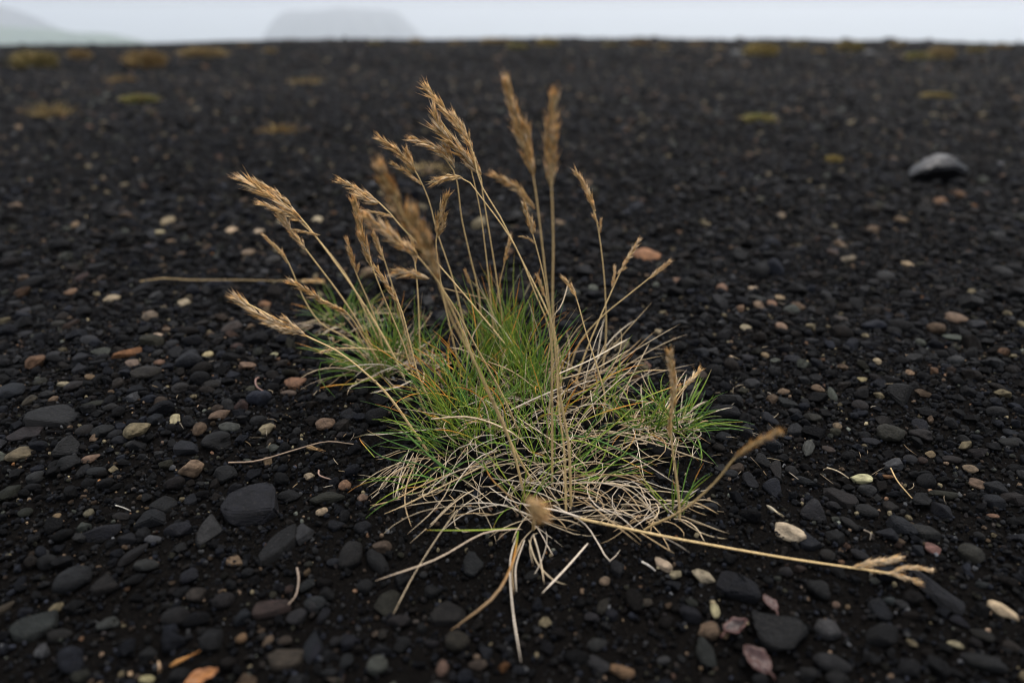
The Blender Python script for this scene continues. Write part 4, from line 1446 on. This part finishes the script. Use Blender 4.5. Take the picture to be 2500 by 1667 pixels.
S(main, [(1382,965),(1390,915),(1372,845),(1345,760),(1322,680),(1297,640)], FD*.98, [([(1325,685),(1312,660),(1296,640)], 14)], .0006)
S(main, [(1010,985),(990,930),(960,860),(940,780),(915,695),(862,613)], FD*.92, [([(915,697),(890,655),(862,614)], 16)], .0007)
S(main, [(978,952),(955,890),(930,800),(885,690),(850,600),(828,530),(812,458)], FD*.84, [([(850,602),(830,535),(812,460)], 22), ([(852,612),(842,580),(835,545)], 18)], .0006)
# heads leaning towards the lens
S(main, [(1200,1010),(1150,900),(1090,790),(1040,700),(985,620),(930,560),(840,500)], FD*.72,
  [([(960,590),(905,550),(842,498)], 28), ([(965,595),(925,560),(880,520)], 26, .02), ([(985,640),(950,630),(912,625)], 24)], .0006, pale=.5)
S(main, [(1225,1110),(1180,1030),(1120,900),(1060,760),(1000,630),(950,540),(868,380)], FD*.60, [([(975,580),(925,495),(868,382)], 36)], .00060, tone=.85)
S(main, [(1205,1140),(1180,1040),(1150,960),(1090,830),(1040,740),(1008,650),(985,570),(948,488)], FD*.58, [([(1004,640),(982,565),(948,488)], 33)], .00060, tone=.85)
S(main, [(1268,1120),(1268,950),(1266,760),(1254,640),(1238,500),(1222,390),(1190,290),(1162,185)], FD*.66,
  [([(1222,400),(1192,295),(1162,186)], 27), ([(1226,405),(1215,350),(1205,290)], 27), ([(1228,480),(1185,430),(1135,402)], 20)], .00060, tone=.95)
S(main, [(1312,1165),(1306,1020),(1285,900),(1270,720),(1271,560),(1267,430),(1265,330),(1275,222)], FD*.62,
  [([(1266,425),(1263,325),(1276,224)], 34), ([(1266,430),(1268,380),(1272,300)], 26)], .00060, tone=.95)
S(main, [(1300,1180),(1296,1040),(1285,950),(1278,860)], FD*.8, [], .0006)
S(main, [(1225,1215),(1226,1195),(1228,1160)], FD*.50, [([(1210,1140),(1225,1160),(1248,1184)], 40)], .0008, tone=1.05)
S(main, [(1478,1218),(1500,1205),(1570,1170),(1640,1110),(1690,1050),(1740,1015),(1790,990)], FD*.62, [([(1692,1048),(1740,1015),(1790,990)], 19), ([(1688,1052),(1700,1040)], 12)], .00058, tone=.9)
S(tiny, [(1562,1200),(1558,1130),(1546,1040),(1541,970),(1548,900),(1537,805)], FD*.74, [([(1546,945),(1546,880),(1537,806)], 20), ([(1538,1005),(1538,975),(1542,945)], 14)], .0006, tone=.85)
S(right, [(1515,970),(1535,935),(1570,890),(1605,850)], FD*1.05, [([(1568,893),(1588,872),(1606,850)], 14), ([(1560,900),(1562,885)], 7)], .0006, pale=.5)
# the long fallen stem
S(main, [(1320,1188),(1400,1205),(1500,1226),(1600,1245),(1800,1280),(1990,1308),(2060,1318)], FD, 
  [([(1960,1303),(2010,1292),(2062,1282)], 17, 0, [.006,.012,.014]), ([(2040,1314),(2090,1303),(2142,1309)], 12, 0, [.006,.010,.008]),
   ([(2030,1316),(2070,1322),(2112,1336)], 13, 0, [.006,.007,.005]), ([(1985,1307),(2020,1314)], 9, 0, [.006,.005])],
  .00078, lie=[.006,.010,.011,.010,.008,.006,.006], pale=.75, stemtone=1.25)

for t_ in (main, left, right, tiny):
    t_.build()
    print('TUFT', t_.root.name, len(t_.blades))


# ------------------------------------------------------------------ loose bits on the ground
def strand(name, pts, width, colour, label, cat, mat=None, head=None, group=None):
    P = spline([G(a * K, b * K, h) for a, b, h in pts], 16)
    b = MB()
    n = len(P)
    V, F = tube(P, width * np.linspace(1, .6, n), 5)
    tint = np.repeat((np.array(colour)[None] * RNG.uniform(.8, 1.15, (n, 1))), 5, 0)
    b.add(V, F, tint)
    if head:
        r = np.random.default_rng(int(pts[0][0]))
        Q = spline([G(a * K, c * K, h) for a, c, h in head[0]], 8)
        seed_cluster(b, Q, head[1], r, 1.0, .4)
    o = b.obj(name, mat or M_STRAW, None, P[0])
    tag(o, label, cat, group)
    return o


strand('dry_straw', [(322,646,.006),(345,643,.008),(380,639,.009),(440,643,.008),(550,643,.008),(640,645,.010),(705,645,.010)], .0006, (.40,.28,.13),
       'long thin straw lying level across the gravel at left', 'straw', head=([(690,645,.010),(738,646,.010)], .0042))
strand('dry_straw', [(525,1062,.002),(590,1058,.004),(680,1032,.005),(750,1014,.006),(812,1020,.002)], .0006, (.26,.18,.12), 'thin brown root strand arching over sand left of the tuft', 'root strand')
strand('root_strand', [(682,1304,.002),(686,1330,.003),(680,1365,.002),(662,1388,.006)], .0006, (.20,.15,.11), 'curled thin root over the long brown stone', 'root strand')
strand('root_strand', [(605,866,.002),(588,870,.004),(590,888,.004),(612,902,.001)], .0009, (.16,.09,.07), 'reddish curled root loop near the salmon stone', 'root strand')
strand('root_strand', [(732,1080,.001),(735,1092,.003),(768,1103,.001)], .0006, (.24,.15,.11), 'short bent brown root beside the fallen pale blades', 'root strand')
strand('dry_straw', [(265,1160,.003),(285,1166,.006),(300,1173,.003)], .0003, (.50,.45,.38), 'short white dry blade on dark stones at lower left', 'straw')
strand('dry_straw', [(1900,1074,.002),(1925,1082,.006),(1950,1098,.002)], .0005, (.48,.38,.25), 'short curved straw left of the grooved cream pebble', 'straw')
strand('dry_straw', [(2046,1075,.004),(2062,1105,.004),(2095,1144,.001)], .0005, (.48,.33,.15), 'thin tan stalk lying beside the thin orange-red pebble', 'straw')
strand('dry_straw', [(1475,1290,.002),(1490,1298,.004),(1505,1310,.001)], .0006, (.50,.45,.38), 'tiny pale blade scrap on sand under the fallen straw', 'straw')
strand('root_strand', [(1985,1217,.001),(2000,1225,.004),(1998,1240,.001)], .0005, (.20,.16,.12), 'tiny dark curled root right of the cream pumice', 'root strand')


def husk(px, py, wpx, rot, col, label):
    g = G(px, py, .003)
    d = depth_of(g)
    L = wpx * d / FPX
    a = math.radians(-rot)
    v = np.array([math.cos(a), math.sin(a) * 1.35, 0])
    b = MB()
    r = np.random.default_rng(int(px))
    for k in range(3):
        dd = v + r.normal(0, .05, 3)
        dd /= np.linalg.norm(dd)
        b.add(*lemma(g - v * L / 2 + r.normal(0, L * .03, 3), dd, L, L * .15, r, np.array(col) * r.uniform(.8, 1.15)))
    o = b.obj('seed_husk', M_HUSK, None, g)
    tag(o, label, 'husk', 'loose seed husks')


husk(762, 1093, 34, 12, (.50, .32, .15), 'pale orange seed husk on black sand left of the tuft')
husk(440, 1612, 46, -28, (.50, .24, .07), 'orange seed husk near the bottom edge at left')
husk(1890, 1245, 34, 50, (.55, .47, .33), 'cream seed husk above the cream pumice stone')
husk(388, 1625, 28, 55, (.40, .27, .16), 'small brown husk left of the dead orange leaf')


def dead_leaf(px, py, wpx, hpx, rot, col, edge, cup, label, lobes=0.0):
    """a small curled leaf: blade with a midrib groove, its own thickness, and a stalk"""
    g = G(px, py, .004)
    mpp = depth_of(g) / FPX
    L, W = hpx * mpp, wpx * mpp
    nu, nv = 15, 9
    V, C = [], []
    for i in range(nu):
        u = i / (nu - 1)
        half = W / 2 * max(.03, math.sin(math.pi * u ** .85)) ** .75 * (1 + lobes * math.sin(u * 17) + .05 * math.sin(u * 23 + px) + .04 * math.sin(u * 41))
        for j in range(nv):
            s = j / (nv - 1) * 2 - 1
            z = cup * W * s * s + .04 * W * abs(s) + .07 * W * math.sin(u * 7 + s * 3 + px) + .04 * W * math.sin(u * 15 - s * 6 + py) + cup * .5 * L * (u - .5) ** 2
            V.append((s * half, (u - .5) * L, z))
            k = min(1, abs(s) ** 4 + (1 if i in (0, nu - 1) else 0) + (.5 if j == nv // 2 else 0))
            C.append(np.array(col) * (1 - k) + np.array(edge) * k)
    V = np.array(V)
    F = [(i * nv + j, i * nv + j + 1, (i + 1) * nv + j + 1, (i + 1) * nv + j) for i in range(nu - 1) for j in range(nv - 1)]
    me = mesh_np('dead_leaf', V, F, np.array(C), M_LEAF)
    o = bpy.data.objects.new('dead_leaf', me)
    COL.objects.link(o)
    o.location = g
    o.rotation_euler = (RNG.normal(.1, .1), RNG.normal(0, .12), math.radians(rot))
    sd = o.modifiers.new('thickness', 'SOLIDIFY')
    sd.thickness = .0005
    tag(o, label, 'leaf')
    b = MB()
    P = spline([(0, -L * .48, cup * .12 * L), (W * .04, -L * .62, 0), (W * .02, -L * .72, -.001)], 6)
    Vt, Ft = tube(P, .0005, 5)
    b.add(Vt, Ft, np.repeat(np.array(edge)[None], len(Vt), 0))
    s_ = b.obj('leaf_stalk', M_LEAF)
    s_.parent = o
    return o


dead_leaf(1880, 1470, 30, 52, 8, (.036, .015, .012), (.060, .026, .020), .06, 'small pinkish oval leaf right of the blue-black stone')
dead_leaf(1797, 1532, 42, 62, -70, (.020, .010, .008), (.070, .028, .022), .22, 'curled dark leaf with a pink rim, left of the largest stone')
dead_leaf(1848, 1608, 54, 78, 32, (.036, .014, .011), (.056, .024, .018), .08, 'largest dusty pink leaf at the bottom right')
dead_leaf(492, 1656, 44, 80, -62, (.24, .095, .022), (.15, .055, .016), .18, 'crinkled dead orange leaf at the bottom edge', .10)

# crumbs of dead plant
lit = MB()
for _ in range(220):
    cx, cy = RNG.normal(.02, .11), RNG.normal(.40, .08)
    if cy < .31:
        continue
    L = RNG.uniform(.004, .014)
    P = blade_curve((cx, cy, float(gz(cx, cy)) + .0025), RNG.uniform(0, 6.28), .1, L, .2, 4, RNG.normal(0, .4), 0)
    V, F = tube(P, taper(4, RNG.uniform(.00012, .00026)), 3)
    lit.add(V, F, blade_tint(4, 3, 'pale', RNG) * .7)
lo = lit.obj('plant_litter', M_DRY)
tag(lo, 'crumbs of dead grass strewn on the sand', kind='stuff')


# ------------------------------------------------------------------ moss and grass cushions further off
CUSHCOL = {'olive': (.15, .12, .04), 'brown': (.20, .125, .05), 'green': (.14, .14, .04), 'tan': (.26, .185, .085), 'yellow': (.25, .19, .055)}


def cushion_mesh(seed, col, sparse):
    r = np.random.default_rng(seed)
    b = MB()
    V0, F0 = ICO[3]
    k = V0[:, 2] > -0.3
    d = 1 + .10 * np.sin(V0 @ (r.normal(0, 4, 3))) + .08 * np.sin(V0 @ r.normal(0, 7, 3)) + .06 * np.sin(V0 @ r.normal(0, 12, 3))
    if not sparse:
        b.add(V0 * d[:, None] * .82 * np.array([1, 1, .8]), np.array(F0), np.repeat(np.array(col)[None] * .7, len(V0), 0) * r.uniform(.7, 1.2, (len(V0), 1)))
    n = 150 if sparse else 480
    mm = MB()
    for _ in range(n):
        a, q = r.uniform(0, 6.283), math.sqrt(r.random())
        x, y = .9 * q * math.sin(a), .9 * q * math.cos(a)
        z = .62 * math.sqrt(max(0, 1 - q * q)) if not sparse else 0
        L = r.uniform(.25, .85) if not sparse else r.uniform(.4, 1.2)
        e = r.uniform(.5, 1.4) if not sparse else r.uniform(.25, 1.3)
        dirn = np.array([math.cos(e) * math.sin(a + r.normal(0, .6)), math.cos(e) * math.cos(a + r.normal(0, .6)), math.sin(e)])
        p = np.array([x, y, z])
        P = np.array([p, p + dirn * L * .5, p + dirn * L + np.array([0, 0, -.1 * L])])
        Vb, Fb = tube(P, np.array([.035, .028, .006]) * (1.5 if not sparse else 1), 3, .5)
        c = np.array(col) * r.uniform(.5, 1.5)
        if r.random() < .3:
            c = np.array([.36, .26, .11]) * r.uniform(.6, 1.2)
        mm.add(Vb, Fb, np.repeat(c[None], len(Vb), 0))
    return b, mm


cush_cache = {}
CUSH = [
 (85,147,104,36,'olive',0,'olive grass cushion at far left, nearest the frame edge'), (186,131,52,20,'brown',0,'small brown cushion between the two far-left mounds'),
 (338,145,92,36,'brown',0,'tall brown grass cushion at far left with reddish top'), (470,126,108,20,'tan',0,'long flat tan cushion just under the left horizon'),
 (320,231,88,16,'green',0,'low yellow-green moss patch in the left background'), (122,252,84,46,'tan',1,'sparse dry brown wisp of grass at the left'),
 (280,182,54,20,'brown',1,'faint brown tuft below the tall brown cushion'), (706,186,72,20,'tan',1,'straggly tan tuft in the left middle background'),
 (645,296,86,28,'brown',1,'dry brown tuft on gravel behind the leftmost seed heads'), (956,97,32,12,'tan',0,'tiny tan cushion on the horizon left of the tall head'),
 (1140,98,76,14,'tan',0,'tan cushion on the horizon above the tall seed head'), (1188,110,52,13,'green',0,'green cushion on the horizon above the tall seed head'),
 (1256,102,52,18,'yellow',0,'yellowish cushion on the horizon right of the tall head'), (1470,102,54,10,'brown',0,'thin brown cushion on the horizon right of centre'),
 (1522,110,30,12,'tan',0,'tiny tan tuft beside the thin brown horizon cushion'), (1748,120,78,26,'yellow',0,'bright yellow-green cushion in the right background'),
 (1950,112,66,22,'olive',0,'olive cushion beside a pale stone, upper right'), (2108,134,64,16,'green',0,'green half of the paired cushions at far right'),
 (2160,128,62,26,'tan',0,'tan half of the paired cushions at far right'), (1742,276,78,18,'green',0,'low green moss patch in the right middle background'),
 (2150,224,74,14,'olive',0,'flat olive moss strip at the right'), (1914,368,40,14,'yellow',0,'small yellow moss dot left of the dark rock'),
 (1050,101,40,9,'tan',0,'small tan cushion on the horizon left of the tan one'), (1402,104,36,9,'olive',0,'small olive cushion on the horizon left of the thin brown one'),
 (1602,103,40,9,'brown',0,'small brown cushion on the horizon between the tiny tan tuft and the bright cushion'), (1652,113,26,9,'tan',0,'tiny tan dot left of the bright yellow-green cushion'),
 (1832,104,44,10,'olive',0,'low olive cushion between the bright cushion and the pale stone'), (1880,119,30,9,'tan',0,'tiny tan cushion below the low olive one'),
 (2062,105,40,10,'tan',0,'small tan cushion on the horizon behind the paired ones'), (2242,118,44,12,'olive',0,'small olive cushion right of the paired ones'),
 (2302,108,40,10,'brown',0,'brown cushion on the horizon at the right edge'), (862,101,36,9,'olive',0,'small olive cushion on the horizon under the flat-topped hill'),
 (622,119,34,10,'tan',0,'small tan cushion right of the long flat tan one'), (562,106,30,9,'brown',0,'tiny brown cushion on the left horizon'),
 (992,388,120,20,'tan',1,'sparse tan grass behind the middle seed heads'), (1960,268,10,5,'brown',1,None),
]
for i, (x, y, w_, h_, cn, sp, lab) in enumerate(CUSH):
    if lab is None:
        continue
    g = G(x * K, (y + h_ * .35) * K)
    d = depth_of(g)
    W, Hh = w_ * K * d / FPX, h_ * K * d / FPX
    key = (cn, sp, i % 2)
    if key not in cush_cache:
        a, mm = cushion_mesh(60 + i, CUSHCOL[cn], sp)
        cush_cache[key] = (a.mesh('cushion_mound', M_MOSS) if a.V else None, mm.mesh('cushion_blades', M_MOSS))
    mound, blades = cush_cache[key]
    root = empty('moss_cushion' if not sp else 'dry_tuft', g)
    root.scale = (W / 2 / 1.15, W / 2 / 1.15 * .75, Hh / 1.05)
    root.rotation_euler = (0, 0, RNG.uniform(-.3, .3))
    tag(root, lab, 'moss cushion' if not sp else 'grass tuft', 'cushions in the background')
    if mound:
        o = bpy.data.objects.new('mound', mound)
        COL.objects.link(o)
        o.parent = root
    o = bpy.data.objects.new('blades', blades)
    o['kind'] = 'stuff'
    COL.objects.link(o)
    o.parent = root

# pale and dark stones near the crest
for (x, y, w_, h_, cn, lab) in [
    (1695, 122, 26, 16, 'pale grey', 'pale grey stone in the right background under the horizon'),
    (2003, 123, 26, 16, 'pale grey', 'pale stone beside the olive cushion, upper right'),
    (1704, 87, 22, 9, 'charcoal', 'dark stone on the skyline right of centre'), (1945, 88, 22, 9, 'charcoal', 'dark stone on the skyline left of the bigger one'),
    (2044, 89, 26, 12, 'charcoal', 'bigger dark stone breaking the skyline at right'), (2135, 91, 20, 8, 'charcoal', 'dark stone on the skyline furthest right'),
    (816, 88, 18, 10, 'charcoal', 'dark stone on the skyline below the flat-topped hill')]:
    o = put_stone(x * K, (y + 5) * K, w_ * K, h_ * K, 0, cn, 'a', name='stone')
    PEBBLES.pop()
    tag(o, lab, 'stone', 'background stones')

# ------------------------------------------------------------------ fog
M_FOG = bpy.data.materials.new('fog')
M_FOG.use_nodes = True
ft = M_FOG.node_tree
ft.nodes.remove(ft.nodes['Principled BSDF'])
pv = ft.nodes.new('ShaderNodeVolumePrincipled')
pv.inputs['Color'].default_value = (0.70, 0.735, 0.79, 1)
pv.inputs['Density'].default_value = 0.0009
pv.inputs['Anisotropy'].default_value = 0.55
ft.links.new(pv.outputs[0], ft.nodes['Material Output'].inputs['Volume'])
x0, x1, y0, y1, z0, z1 = -2210, 2210, -1210, 2610, -68.0, 24.0
V = np.array([(x, y, z) for x in (x0, x1) for y in (y0, y1) for z in (z0, z1)])
F = [(0, 1, 3, 2), (4, 6, 7, 5), (0, 4, 5, 1), (2, 3, 7, 6), (0, 2, 6, 4), (1, 5, 7, 3)]
hz = bpy.data.objects.new('haze', mesh_np('haze', V, F, None, M_FOG, smooth=False))
COL.objects.link(hz)
tag(hz, 'grey fog filling the air over the plain', kind='stuff')
